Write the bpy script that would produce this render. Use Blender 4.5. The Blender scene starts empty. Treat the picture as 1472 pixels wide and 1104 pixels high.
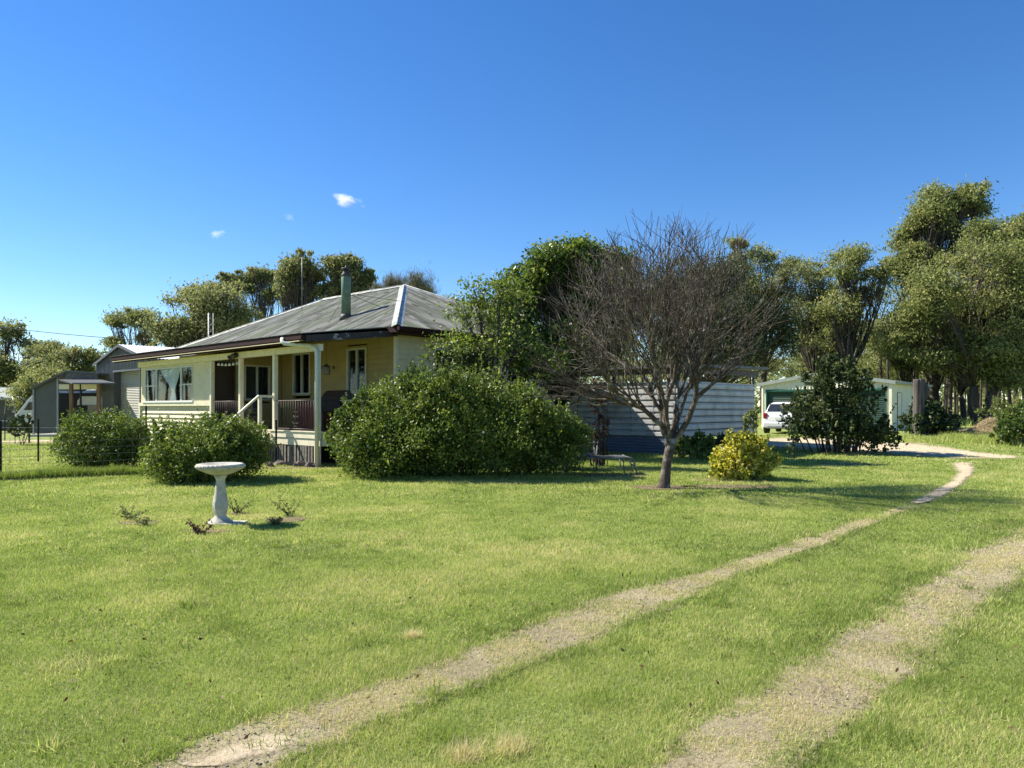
import bpy, math, random
import numpy as np
from mathutils import Vector
R = math.radians
random.seed(7)
rng = np.random.default_rng(11)
scene = bpy.context.scene
col = scene.collection

# ------------------------------------------------------------------ camera, sky, sun, exposure
F = 1063.0; HX = 736.0; HY = 586.0; CAMZ = 1.6
cam = bpy.data.cameras.new('camera'); cam.sensor_width = 36; cam.lens = F/1472*36
cam.shift_y = (HY-552)/1472.0; cam.clip_end = 6000; cam.clip_start = 0.05
camo = bpy.data.objects.new('camera', cam); col.objects.link(camo)
camo.location = (0, 0, CAMZ); camo.rotation_euler = (R(90), 0, 0)
scene.camera = camo
SUN_EL = R(42); SUN_AZ = R(162)      # math angle of the direction towards the sun
sdir = Vector((math.cos(SUN_EL)*math.cos(SUN_AZ), math.cos(SUN_EL)*math.sin(SUN_AZ), math.sin(SUN_EL)))
w = bpy.data.worlds.new('World'); scene.world = w; w.use_nodes = True
nt = w.node_tree
sky = nt.nodes.new('ShaderNodeTexSky'); sky.sky_type = 'NISHITA'; sky.sun_disc = False
sky.sun_elevation = SUN_EL; sky.sun_rotation = R(90)-SUN_AZ
sky.air_density = 1.1; sky.dust_density = 0.0; sky.ozone_density = 4.5; sky.altitude = 900
hs = nt.nodes.new('ShaderNodeHueSaturation'); hs.inputs['Saturation'].default_value = 1.24; hs.inputs['Hue'].default_value = .507
nt.links.new(sky.outputs[0], hs.inputs['Color'])
nt.links.new(hs.outputs[0], nt.nodes['Background'].inputs[0]); nt.nodes['Background'].inputs[1].default_value = 0.083
sun = bpy.data.lights.new('sun', 'SUN'); sun.energy = 5.0; sun.angle = R(0.5); sun.color = (1, .93, .80)
suno = bpy.data.objects.new('sun', sun); col.objects.link(suno)
suno.rotation_euler = (-sdir).to_track_quat('-Z', 'Y').to_euler(); suno.location = (-20, 10, 30)
scene.view_settings.view_transform = 'Standard'; scene.view_settings.look = 'None'
scene.view_settings.exposure = 1.08; scene.view_settings.gamma = 1
scene.render.engine = 'CYCLES'
scene.cycles.volume_bounces = 4; scene.cycles.max_bounces = 6; scene.cycles.transparent_max_bounces = 16

# ------------------------------------------------------------------ helpers
def ss(a, b, x):
    t = np.clip((x-a)/(b-a), 0, 1); return t*t*(3-2*t)
def gz(x, y):
    return 0.36*ss(20, 36, np.asarray(y, float))*ss(1, 9, np.asarray(x, float))
def unp(px, py):                       # a point of the ground seen at px, py
    Y = 20.0
    for _ in range(30):
        z = float(gz((px-HX)/F*Y, Y)); Y = 0.5*Y+0.5*(CAMZ-z)*F/max(py-HY, 1e-3)
    return ((px-HX)/F*Y, Y)
def W(px, py, Y): return ((px-HX)/F*Y, Y, CAMZ+(HY-py)/F*Y)
def XZ(px, Y): return (px-HX)/F*Y

ORG = {}
def link(o, parent=None):
    col.objects.link(o)
    if parent is not None: o.parent = parent
    return o
def tag(o, label=None, cat=None, group=None, kind=None):
    if label: o['label'] = label
    if cat: o['category'] = cat
    if group: o['group'] = group
    if kind: o['kind'] = kind
    return o
def thing(name, loc, label, cat, group=None):
    o = bpy.data.objects.new(name, None); o.empty_display_size = .2; link(o)
    o.location = loc; ORG[o.name] = np.array(loc, float)
    return tag(o, label, cat, group)
def root_org(p):
    while p.parent is not None: p = p.parent
    return ORG.get(p.name, np.zeros(3))
def np_mesh(name, V, Fc, mat, parent=None, attr=None, smooth=False, origin=None):
    V = np.asarray(V, np.float32)
    if parent is not None: V = V-root_org(parent).astype(np.float32)
    elif origin is not None: V = V-np.asarray(origin, np.float32)
    me = bpy.data.meshes.new(name)
    Fc = np.asarray(Fc, np.int32); n, k = Fc.shape
    me.vertices.add(len(V)); me.vertices.foreach_set('co', V.ravel())
    me.loops.add(n*k); me.loops.foreach_set('vertex_index', Fc.ravel())
    me.polygons.add(n); me.polygons.foreach_set('loop_start', np.arange(0, n*k, k, dtype=np.int32))
    if attr is not None:
        for an, av in attr.items():
            a = me.attributes.new(an, 'FLOAT', 'POINT'); a.data.foreach_set('value', np.asarray(av, np.float32))
    me.update(calc_edges=True)
    if smooth: me.polygons.foreach_set('use_smooth', np.ones(n, bool))
    me.materials.append(mat)
    o = bpy.data.objects.new(name, me); link(o, parent)
    if parent is None and origin is not None: o.location = origin; ORG[o.name] = np.asarray(origin, float)
    return o
class MB:
    def __init__(s): s.v = []; s.f = []; s.sm = []
    def add(s, vs, fs, smooth=False):
        b = len(s.v); s.v += [tuple(map(float, v)) for v in vs]; s.f += [tuple(i+b for i in f) for f in fs]; s.sm += [smooth]*len(fs); return s
    def box(s, c, d, ax=(1, 0, 0), ay=(0, 1, 0), az=(0, 0, 1)):
        c, ax, ay, az = map(np.array, (c, ax, ay, az)); v = []
        for i in (-.5, .5):
            for j in (-.5, .5):
                for k in (-.5, .5): v.append(c+ax*(i*d[0])+ay*(j*d[1])+az*(k*d[2]))
        fs = [(0, 1, 3, 2), (4, 6, 7, 5), (0, 4, 5, 1), (2, 3, 7, 6), (0, 2, 6, 4), (1, 5, 7, 3)]
        if np.dot(np.cross(ax, ay), az) < 0: fs = [f[::-1] for f in fs]
        return s.add(v, fs)
    def tube(s, pts, rad, n=8, cap=True, smooth=True):
        pts = [np.array(p, float) for p in pts]
        if not hasattr(rad, '__len__'): rad = [rad]*len(pts)
        b = len(s.v); T = pts[1]-pts[0]; T /= np.linalg.norm(T)+1e-9
        a = np.array((0, 0, 1.)) if abs(T[2]) < .9 else np.array((1., 0, 0))
        U = np.cross(T, a); U /= np.linalg.norm(U)
        for i, p in enumerate(pts):
            T = pts[min(i+1, len(pts)-1)]-pts[max(i-1, 0)]; T /= np.linalg.norm(T)+1e-9
            U = U-T*np.dot(U, T); U /= np.linalg.norm(U)+1e-9; V = np.cross(T, U)
            for k in range(n):
                t = 2*math.pi*k/n; q = p+(U*math.cos(t)+V*math.sin(t))*rad[i]; s.v.append(tuple(q))
        for i in range(len(pts)-1):
            for k in range(n):
                s.f.append((b+i*n+k, b+i*n+(k+1) % n, b+(i+1)*n+(k+1) % n, b+(i+1)*n+k)); s.sm.append(smooth)
        if cap and n > 2:
            s.f.append(tuple(b+k for k in range(n))[::-1]); s.f.append(tuple(b+(len(pts)-1)*n+k for k in range(n))); s.sm += [False]*2
        return s
    def lathe(s, c, prof, n=32, fn=None):
        b = len(s.v)
        for (r, z) in prof:
            for k in range(n):
                t = 2*math.pi*k/n; rr = r if fn is None else fn(r, z, t)
                s.v.append((c[0]+rr*math.cos(t), c[1]+rr*math.sin(t), c[2]+z))
        for i in range(len(prof)-1):
            for k in range(n):
                s.f.append((b+i*n+k, b+i*n+(k+1) % n, b+(i+1)*n+(k+1) % n, b+(i+1)*n+k)); s.sm.append(True)
        s.f.append(tuple(b+k for k in range(n))[::-1]); s.f.append(tuple(b+(len(prof)-1)*n+k for k in range(n))); s.sm += [False]*2
        return s
    def prism(s, poly, off):            # poly: list of 3D points, off: extrusion vector
        n = len(poly); off = np.array(off, float); v = [np.array(p, float) for p in poly]; v += [p+off for p in v]
        return s.add(v, [tuple(range(n))[::-1], tuple(range(n, 2*n))]+[(i, (i+1) % n, n+(i+1) % n, n+i) for i in range(n)])
    def build(s, name, mat, parent=None, bevel=0, origin=None):
        V = np.array(s.v)
        if parent is not None: V = V-root_org(parent)
        elif origin is not None: V = V-np.array(origin)
        me = bpy.data.meshes.new(name); me.from_pydata([tuple(v) for v in V], [], s.f)
        me.polygons.foreach_set('use_smooth', np.array(s.sm, bool)); me.materials.append(mat); me.update()
        o = bpy.data.objects.new(name, me); link(o, parent)
        if parent is None and origin is not None: o.location = origin; ORG[o.name] = np.array(origin, float)
        if bevel:
            m = o.modifiers.new('b', 'BEVEL'); m.width = bevel; m.segments = 2; m.limit_method = 'ANGLE'
        return o
def copy_tree(o, parent=None):
    c = o.copy(); link(c, parent)
    if parent is None: ORG[c.name] = np.array(o.location)
    for ch in list(o.children): copy_tree(ch, c)
    return c

# ------------------------------------------------------------------ materials
def M(name, c1, c2=None, rough=.7, scale=8, detail=4, bump=0, bscale=None, metal=0, spec=.4, stretch=None, lo=.35, hi=.65, third=None, tscale=1.5, tlo=.5, thi=.65):
    m = bpy.data.materials.new(name); m.use_nodes = True; n = m.node_tree; b = n.nodes['Principled BSDF']
    b.inputs['Roughness'].default_value = rough; b.inputs['Metallic'].default_value = metal; b.inputs['Specular IOR Level'].default_value = spec
    if c2 is None: c2 = tuple(v*.86 for v in c1)
    tc = n.nodes.new('ShaderNodeTexCoord'); mp = n.nodes.new('ShaderNodeMapping'); n.links.new(tc.outputs['Object'], mp.inputs[0])
    if stretch: mp.inputs['Scale'].default_value = stretch
    no = n.nodes.new('ShaderNodeTexNoise'); no.inputs['Scale'].default_value = scale; no.inputs['Detail'].default_value = detail
    n.links.new(mp.outputs[0], no.inputs['Vector'])
    mr = n.nodes.new('ShaderNodeMapRange'); mr.inputs[1].default_value = lo; mr.inputs[2].default_value = hi; n.links.new(no.outputs[0], mr.inputs[0])
    mx = n.nodes.new('ShaderNodeMix'); mx.data_type = 'RGBA'; mx.inputs['A'].default_value = (*c1, 1); mx.inputs['B'].default_value = (*c2, 1)
    n.links.new(mr.outputs[0], mx.inputs['Factor']); out = mx.outputs['Result']
    if third:
        n2 = n.nodes.new('ShaderNodeTexNoise'); n2.inputs['Scale'].default_value = tscale; n2.inputs['Detail'].default_value = 6; n.links.new(mp.outputs[0], n2.inputs['Vector'])
        r2 = n.nodes.new('ShaderNodeMapRange'); r2.inputs[1].default_value = tlo; r2.inputs[2].default_value = thi; n.links.new(n2.outputs[0], r2.inputs[0])
        m2 = n.nodes.new('ShaderNodeMix'); m2.data_type = 'RGBA'; n.links.new(out, m2.inputs['A']); m2.inputs['B'].default_value = (*third, 1)
        n.links.new(r2.outputs[0], m2.inputs['Factor']); out = m2.outputs['Result']
    n.links.new(out, b.inputs['Base Color'])
    if bump:
        bn = n.nodes.new('ShaderNodeTexNoise'); bn.inputs['Scale'].default_value = bscale or scale*4; bn.inputs['Detail'].default_value = 5; n.links.new(mp.outputs[0], bn.inputs['Vector'])
        bp = n.nodes.new('ShaderNodeBump'); bp.inputs['Strength'].default_value = bump; bp.inputs['Distance'].default_value = .02
        n.links.new(bn.outputs[0], bp.inputs['Height']); n.links.new(bp.outputs[0], b.inputs['Normal'])
    return m
def leafmat(name, ramp, trans=.3, rough=.5, spec=.35):
    m = bpy.data.materials.new(name); m.use_nodes = True; n = m.node_tree; b = n.nodes['Principled BSDF']; out = n.nodes['Material Output']
    at = n.nodes.new('ShaderNodeAttribute'); at.attribute_name = 'var'
    cr = n.nodes.new('ShaderNodeValToRGB'); els = cr.color_ramp.elements
    els[0].position = ramp[0][0]; els[0].color = (*ramp[0][1], 1); els[1].position = ramp[-1][0]; els[1].color = (*ramp[-1][1], 1)
    for p, c in ramp[1:-1]: e = els.new(p); e.color = (*c, 1)
    n.links.new(at.outputs['Fac'], cr.inputs[0]); n.links.new(cr.outputs[0], b.inputs['Base Color'])
    b.inputs['Roughness'].default_value = rough; b.inputs['Specular IOR Level'].default_value = spec
    t = n.nodes.new('ShaderNodeBsdfTranslucent'); hv = n.nodes.new('ShaderNodeHueSaturation'); hv.inputs['Value'].default_value = 1.5; hv.inputs['Saturation'].default_value = 1.1
    n.links.new(cr.outputs[0], hv.inputs['Color']); n.links.new(hv.outputs[0], t.inputs[0])
    mx = n.nodes.new('ShaderNodeMixShader'); mx.inputs[0].default_value = trans
    n.links.new(b.outputs[0], mx.inputs[1]); n.links.new(t.outputs[0], mx.inputs[2]); n.links.new(mx.outputs[0], out.inputs[0])
    return m
def glassmat(name, tint=(.88, .92, .93), minr=.0):
    m = bpy.data.materials.new(name); m.use_nodes = True; n = m.node_tree; out = n.nodes['Material Output']; n.nodes.remove(n.nodes['Principled BSDF'])
    tr = n.nodes.new('ShaderNodeBsdfTransparent'); tr.inputs[0].default_value = (*tint, 1)
    gl = n.nodes.new('ShaderNodeBsdfGlossy'); gl.inputs['Roughness'].default_value = .02
    fr = n.nodes.new('ShaderNodeFresnel'); ge = n.nodes.new('ShaderNodeNewGeometry'); ir = n.nodes.new('ShaderNodeMapRange'); ir.inputs[3].default_value = 1.3; ir.inputs[4].default_value = 1/1.3
    n.links.new(ge.outputs['Backfacing'], ir.inputs[0]); n.links.new(ir.outputs[0], fr.inputs[0])
    ad = n.nodes.new('ShaderNodeMath'); ad.operation = 'ADD'; ad.inputs[1].default_value = minr; n.links.new(fr.outputs[0], ad.inputs[0])
    mx = n.nodes.new('ShaderNodeMixShader'); n.links.new(ad.outputs[0], mx.inputs[0]); n.links.new(tr.outputs[0], mx.inputs[1]); n.links.new(gl.outputs[0], mx.inputs[2])
    n.links.new(mx.outputs[0], out.inputs[0]); return m

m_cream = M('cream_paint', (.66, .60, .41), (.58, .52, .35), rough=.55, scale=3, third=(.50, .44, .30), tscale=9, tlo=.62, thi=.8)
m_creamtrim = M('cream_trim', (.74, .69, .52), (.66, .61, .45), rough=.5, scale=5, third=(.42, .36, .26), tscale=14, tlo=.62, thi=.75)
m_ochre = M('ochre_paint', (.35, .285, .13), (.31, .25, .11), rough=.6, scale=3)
m_soffit = M('soffit_paint', (.62, .58, .36), (.55, .50, .30), rough=.7)
m_maroon = M('maroon_fascia', (.034, .013, .012), (.022, .010, .010), spec=.15, rough=.7, scale=6)
m_darktrim = M('dark_timber', (.035, .03, .035), (.06, .045, .04), rough=.7, scale=10, third=(.3, .3, .3), tscale=5, tlo=.58, thi=.62)
m_white = M('white_trim', (.78, .78, .76), (.7, .7, .68), rough=.45)
m_frame = M('pale_frame', (.55, .57, .55), (.48, .5, .48), rough=.4)
m_pipe = M('pipe_paint', (.62, .64, .58), (.55, .57, .5), rough=.4)
m_slat = M('weathered_slat', (.22, .20, .17), (.12, .11, .10), rough=.9, scale=12, bump=.4)
m_black = M('black_metal', (.015, .013, .014), (.022, .018, .018), rough=.45)
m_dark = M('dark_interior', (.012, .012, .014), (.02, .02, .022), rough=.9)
m_dimlining = M('dim_room_lining', (.035, .045, .045), (.025, .03, .03), rough=.8)  # near-black: the dimness behind the sunroom panes is put into this colour
m_floor = M('verandah_boards', (.16, .07, .05), (.11, .05, .04), rough=.6, scale=6)
m_curtain = M('lace_curtain', (.90, .90, .90), (.84, .84, .85), rough=.9, scale=30)
m_glass = glassmat('window_glass')
m_flue = M('green_flue', (.10, .17, .11), (.08, .14, .09), rough=.5, scale=4, third=(.16, .2, .15), tscale=8)
m_fluecap = M('dark_cap', (.04, .04, .04), (.08, .06, .05), rough=.6)
m_concrete = M('cast_concrete', (.50, .48, .41), (.40, .38, .32), rough=.85, scale=14, bump=.35, bscale=60, third=(.30, .31, .24), tscale=7, tlo=.52, thi=.75)
m_slab = M('slab_concrete', (.42, .42, .40), (.34, .34, .32), rough=.9, scale=5)
m_shed = M('slate_steel', (.095, .10, .105), (.075, .08, .085), rough=.45, scale=2, spec=.5)
m_shedroof = M('zinc_roof', (.80, .81, .82), (.72, .73, .74), rough=.45, scale=3)
m_roller = M('roller_steel', (.40, .40, .37), (.34, .34, .31), rough=.5, scale=3)
m_screen = M('bare_sheet_steel', (.54, .55, .56), (.46, .47, .48), rough=.42, scale=2.5, metal=.2, third=(.34, .32, .29), tscale=2, tlo=.5, thi=.75)
m_blue = M('blue_sheet_steel', (.12, .15, .22), (.15, .18, .25), rough=.45, scale=3)
m_garage = M('garage_cream', (.78, .74, .58), (.70, .66, .50), rough=.5, scale=2)
m_green = M('green_trim', (.025, .11, .075), (.02, .09, .06), rough=.5, scale=4)
m_garroof = M('garage_roof', (.30, .33, .30), (.25, .28, .25), rough=.45)
m_timber = M('raw_timber', (.22, .14, .08), (.15, .09, .05), rough=.8, scale=8, stretch=(1, 1, .2))
m_bark = M('gum_bark', (.075, .062, .05), (.035, .03, .025), rough=.95, scale=6, bump=.6, stretch=(1, 1, .3), third=(.11, .095, .08), tscale=2)
m_barkpale = M('pale_bark', (.20, .175, .145), (.10, .085, .07), rough=.9, scale=6, bump=.5, stretch=(1, 1, .3))
m_barebark = M('bare_tree_bark', (.105, .080, .060), (.05, .038, .03), rough=.9, scale=16, bump=.8, bscale=50, third=(.30, .27, .24), tscale=6, tlo=.52, thi=.7)
m_stump = M('stump_wood', (.12, .107, .095), (.05, .043, .038), rough=.95, scale=9, bump=1, stretch=(1, 1, .12))
m_carw = M('car_white', (.72, .72, .73), (.70, .70, .71), rough=.2, spec=.6)
m_carglass = M('car_glass', (.03, .035, .04), (.025, .03, .035), rough=.05, spec=.8)
m_red = M('tail_red', (.35, .02, .02), rough=.2)
m_rubber = M('rubber', (.02, .02, .02), rough=.9)
m_alloy = M('alloy', (.4, .4, .42), rough=.3, metal=.8)
m_soil = M('bare_soil', (.15, .11, .075), (.09, .065, .045), rough=1, scale=20, bump=.8, bscale=60, third=(.30, .25, .17), tscale=12)
m_rock = M('rough_stone', (.20, .16, .14), (.12, .095, .085), rough=.95, scale=8, bump=.9)
m_straw = M('straw_mulch', (.36, .29, .17), (.22, .17, .10), rough=1, scale=10, bump=1)
m_gal = M('galvanised', (.35, .36, .37), (.28, .29, .3), rough=.45, metal=.6)
m_lounge = M('lounge_frame', (.32, .32, .31), (.12, .10, .09), rough=.6, scale=8, metal=.3)
m_sling = M('faded_sling', (.10, .10, .11), (.07, .07, .08), rough=.9)
m_post = M('picket_steel', (.016, .015, .014), (.03, .02, .016), rough=.7)
m_caravan = M('caravan_white', (.66, .66, .66), (.60, .60, .60), rough=.3)
m_orange = M('bbq_red', (.16, .035, .025), (.12, .03, .02), rough=.5)
m_navy = M('navy_plastic', (.02, .025, .05), rough=.5)

def roofmat():
    m = bpy.data.materials.new('weathered_corrugated'); m.use_nodes = True; n = m.node_tree; b = n.nodes['Principled BSDF']
    uv = n.nodes.new('ShaderNodeAttribute'); uv.attribute_name = 'ru'; vv = n.nodes.new('ShaderNodeAttribute'); vv.attribute_name = 'rv'
    cb = n.nodes.new('ShaderNodeCombineXYZ'); n.links.new(uv.outputs['Fac'], cb.inputs[0]); n.links.new(vv.outputs['Fac'], cb.inputs[1])
    def noise(sx, sy, sc, det):
        mp = n.nodes.new('ShaderNodeMapping'); mp.inputs['Scale'].default_value = (sx, sy, 1); n.links.new(cb.outputs[0], mp.inputs[0])
        no = n.nodes.new('ShaderNodeTexNoise'); no.inputs['Scale'].default_value = sc; no.inputs['Detail'].default_value = det; n.links.new(mp.outputs[0], no.inputs[0]); return no
    def mix(a, bcol, fac, lo, hi):
        r = n.nodes.new('ShaderNodeMapRange'); r.inputs[1].default_value = lo; r.inputs[2].default_value = hi; n.links.new(fac, r.inputs[0])
        x = n.nodes.new('ShaderNodeMix'); x.data_type = 'RGBA'
        if isinstance(a, tuple): x.inputs['A'].default_value = (*a, 1)
        else: n.links.new(a, x.inputs['A'])
        x.inputs['B'].default_value = (*bcol, 1); n.links.new(r.outputs[0], x.inputs['Factor']); return x.outputs['Result']
    c = mix((.205, .21, .185), (.125, .13, .11), noise(1.0, .3, 2.0, 5).outputs[0], .44, .56)
    c = mix(c, (.075, .08, .065), noise(2.6, .38, 1.2, 8).outputs[0], .47, .57)
    c = mix(c, (.29, .295, .275), noise(3.4, .5, 1.0, 7).outputs[0], .55, .64)
    c = mix(c, (.12, .15, .085), noise(.6, .55, 1.0, 8).outputs[0], .50, .66)
    c = mix(c, (.05, .055, .045), noise(.9, .9, 2.6, 9).outputs[0], .58, .66)
    n.links.new(c, b.inputs['Base Color']); b.inputs['Roughness'].default_value = .75; b.inputs['Specular IOR Level'].default_value = .22
    return m
m_roof = roofmat()

# ------------------------------------------------------------------ ground
def groundmat():
    m = bpy.data.materials.new('lawn_ground'); m.use_nodes = True; n = m.node_tree; b = n.nodes['Principled BSDF']
    tc = n.nodes.new('ShaderNodeTexCoord')
    def noise(sc, det, rough=.55):
        no = n.nodes.new('ShaderNodeTexNoise'); no.inputs['Scale'].default_value = sc; no.inputs['Detail'].default_value = det; no.inputs['Roughness'].default_value = rough
        n.links.new(tc.outputs['Object'], no.inputs[0]); return no.outputs[0]
    def mix(a, bcol, fac, lo, hi, mx=1):
        r = n.nodes.new('ShaderNodeMapRange'); r.inputs[1].default_value = lo; r.inputs[2].default_value = hi; r.inputs[4].default_value = mx; n.links.new(fac, r.inputs[0])
        x = n.nodes.new('ShaderNodeMix'); x.data_type = 'RGBA'
        if isinstance(a, tuple): x.inputs['A'].default_value = (*a, 1)
        else: n.links.new(a, x.inputs['A'])
        x.inputs['B'].default_value = (*bcol, 1); n.links.new(r.outputs[0], x.inputs['Factor']); return x.outputs['Result']
    c = mix((.26, .32, .095), (.33, .37, .135), noise(.45, 4), .4, .62)
    c = mix(c, (.20, .24, .045), noise(1.1, 5), .48, .7)
    c = mix(c, (.31, .30, .12), noise(2.6, 6), .54, .74, .8)
    c = mix(c, (.10, .145, .028), noise(22, 5, .7), .48, .66, .7)
    c = mix(c, (.30, .33, .10), noise(40, 4, .7), .55, .72, .6)
    n.links.new(c, b.inputs['Base Color']); b.inputs['Roughness'].default_value = 1; b.inputs['Specular IOR Level'].default_value = .1
    bp = n.nodes.new('ShaderNodeBump'); bp.inputs['Strength'].default_value = .9; bp.inputs['Distance'].default_value = .05
    n.links.new(noise(26, 6, .75), bp.inputs['Height']); n.links.new(bp.outputs[0], b.inputs['Normal'])
    return m
m_lawn = groundmat()
xs = np.concatenate([np.array([-900, -500, -300, -180, -120, -90]), np.arange(-70, 70.01, .5), np.array([90, 120, 180, 300, 500, 900])])
ys = np.concatenate([np.array([-300, -100, -40, -20]), np.arange(-10, 60.01, .5), np.array([65, 75, 90, 110, 140, 180, 250, 350, 500, 800, 1400])])
GX, GY = np.meshgrid(xs, ys); V = np.stack([GX.ravel(), GY.ravel(), gz(GX, GY).ravel()], 1)
nx, ny = len(xs), len(ys); ii = (np.arange(ny-1)[:, None]*nx+np.arange(nx-1)[None]).ravel()
tag(np_mesh('lawn', V, np.stack([ii, ii+1, ii+nx+1, ii+nx], 1), m_lawn, smooth=True), kind='structure')

def patchmat(name, c1, c2, c3, sc=10, soft=.25, spread=.75):
    m = bpy.data.materials.new(name); m.use_nodes = True; n = m.node_tree; b = n.nodes['Principled BSDF']; out = n.nodes['Material Output']
    tc = n.nodes.new('ShaderNodeTexCoord')
    def noise(sc, det, rough=.6):
        no = n.nodes.new('ShaderNodeTexNoise'); no.inputs['Scale'].default_value = sc; no.inputs['Detail'].default_value = det; no.inputs['Roughness'].default_value = rough
        n.links.new(tc.outputs['Object'], no.inputs[0]); return no.outputs[0]
    def mix(a, bcol, fac, lo, hi):
        r = n.nodes.new('ShaderNodeMapRange'); r.inputs[1].default_value = lo; r.inputs[2].default_value = hi; n.links.new(fac, r.inputs[0])
        x = n.nodes.new('ShaderNodeMix'); x.data_type = 'RGBA'
        if isinstance(a, tuple): x.inputs['A'].default_value = (*a, 1)
        else: n.links.new(a, x.inputs['A'])
        x.inputs['B'].default_value = (*bcol, 1); n.links.new(r.outputs[0], x.inputs['Factor']); return x.outputs['Result']
    c = mix(c1, c2, noise(sc*.15, 5), .42, .62); c = mix(c, c3, noise(sc*4, 6, .75), .52, .66); c = mix(c, c1, noise(sc*9, 3), .6, .7)
    n.links.new(c, b.inputs['Base Color']); b.inputs['Roughness'].default_value = 1; b.inputs['Specular IOR Level'].default_value = .1
    bp = n.nodes.new('ShaderNodeBump'); bp.inputs['Strength'].default_value = .8; bp.inputs['Distance'].default_value = .02; n.links.new(noise(sc*6, 6, .75), bp.inputs['Height']); n.links.new(bp.outputs[0], b.inputs['Normal'])
    e = n.nodes.new('ShaderNodeAttribute'); e.attribute_name = 'edge'
    na = noise(sc*.13, 4, .6); nb = noise(sc*1.6, 6, .75); nm = n.nodes.new('ShaderNodeMath'); nm.operation = 'ADD'; n.links.new(na, nm.inputs[0]); n.links.new(nb, nm.inputs[1])
    nh = n.nodes.new('ShaderNodeMapRange'); nh.inputs[1].default_value = .75; nh.inputs[2].default_value = 1.25; n.links.new(nm.outputs[0], nh.inputs[0]); nz = nh.outputs[0]; ml = n.nodes.new('ShaderNodeMath'); ml.operation = 'MULTIPLY'; ml.inputs[1].default_value = spread; n.links.new(nz, ml.inputs[0])
    sb = n.nodes.new('ShaderNodeMath'); sb.operation = 'SUBTRACT'; n.links.new(e.outputs['Fac'], sb.inputs[0]); n.links.new(ml.outputs[0], sb.inputs[1])
    r = n.nodes.new('ShaderNodeMapRange'); r.inputs[1].default_value = -.05; r.inputs[2].default_value = soft; n.links.new(sb.outputs[0], r.inputs[0])
    tr = n.nodes.new('ShaderNodeBsdfTransparent'); mx = n.nodes.new('ShaderNodeMixShader')
    n.links.new(r.outputs[0], mx.inputs[0]); n.links.new(tr.outputs[0], mx.inputs[1]); n.links.new(b.outputs[0], mx.inputs[2]); n.links.new(mx.outputs[0], out.inputs[0])
    return m
m_track = patchmat('worn_track', (.39, .335, .215), (.28, .24, .15), (.15, .125, .09), 10, .3, .95)
m_dirt = patchmat('pale_dirt', (.58, .48, .34), (.50, .41, .28), (.36, .29, .19), 8, .35, .6)
m_patch = patchmat('soil_patch', (.24, .19, .12), (.18, .14, .085), (.10, .08, .05), 20, .3, .8)
def loft(name, A, B, mat, lift=.010, nc=16, nl=60, world=False, esl=1.6):
    def res(P):
        P = np.array([p if world else unp(*p) for p in P]); d = np.r_[0, np.cumsum(np.hypot(*np.diff(P, axis=0).T))]; t = np.linspace(0, d[-1], nl)
        return np.stack([np.interp(t, d, P[:, 0]), np.interp(t, d, P[:, 1])], 1)
    A, B = res(A), res(B); c = (A+B)/2; h = (B-A)/2; u = np.linspace(-1.25, 1.25, nc)
    P = c[:, None]+h[:, None]*u[None, :, None]; e = np.clip((1.25-np.abs(u))*esl, 0, 1)[None].repeat(nl, 0).copy()
    endf = np.clip(np.minimum(np.arange(nl), np.arange(nl)[::-1])/4., 0, 1)[:, None]; e *= endf
    V = np.stack([P[..., 0].ravel(), P[..., 1].ravel(), gz(P[..., 0], P[..., 1]).ravel()+lift], 1)
    i0 = (np.arange(nl-1)[:, None]*nc+np.arange(nc-1)[None]).ravel()
    return tag(np_mesh(name, V, np.stack([i0, i0+nc, i0+nc+1, i0+1], 1), mat, attr={'edge': e.ravel()}), kind='structure')
T1 = [(1260, -190, 80), (1140, 120, 330), (1104, 205, 404), (1057, 300, 509), (1023, 400, 600), (971, 565, 727), (933, 672, 828), (904, 742, 900), (858, 858, 1000), (829, 985, 1058), (805, 1065, 1125), (787, 1118, 1178), (762, 1190, 1240), (739, 1262, 1292), (729, 1290, 1326)]
T2 = [(1260, 680, 960), (1150, 860, 1120), (1100, 930, 1165), (1053, 985, 1232), (999, 1062, 1276), (949, 1145, 1338), (883, 1250, 1405), (825, 1345, 1490), (791, 1400, 1545), (754, 1472, 1640), (720, 1540, 1740)]
loft('wheel_track', [(a, y) for y, a, b in T1], [(b, y) for y, a, b in T1], m_track, esl=1.6)
loft('wheel_track', [(a, y) for y, a, b in T2], [(b, y) for y, a, b in T2], m_track, esl=1.6)
loft('dirt_patch', [(225, 1108), (270, 1085), (330, 1063), (385, 1055)], [(330, 1108), (370, 1100), (420, 1085), (450, 1068)], m_dirt, lift=.016, esl=.75, nc=24)
loft('dirt_path', [(1290, 730), (1330, 711), (1360, 695), (1374, 681), (1366, 668), (1366, 664)], [(1326, 728), (1362, 712), (1390, 693), (1403, 679), (1401, 668), (1400, 664)], m_dirt, lift=.016, esl=.8, nc=24)
loft('driveway', [(1030, 629), (1100, 629), (1200, 629), (1270, 631), (1330, 637), (1400, 649), (1480, 657)], [(1030, 640), (1100, 643), (1200, 649), (1290, 655), (1370, 659), (1420, 660), (1480, 661)], m_dirt, lift=.014, esl=1.0, nc=40)
loft('driveway', [(-80, 633), (0, 634), (60, 633), (100, 633)], [(-80, 639), (0, 639), (60, 638), (100, 638)], m_dirt, lift=.014)
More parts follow.
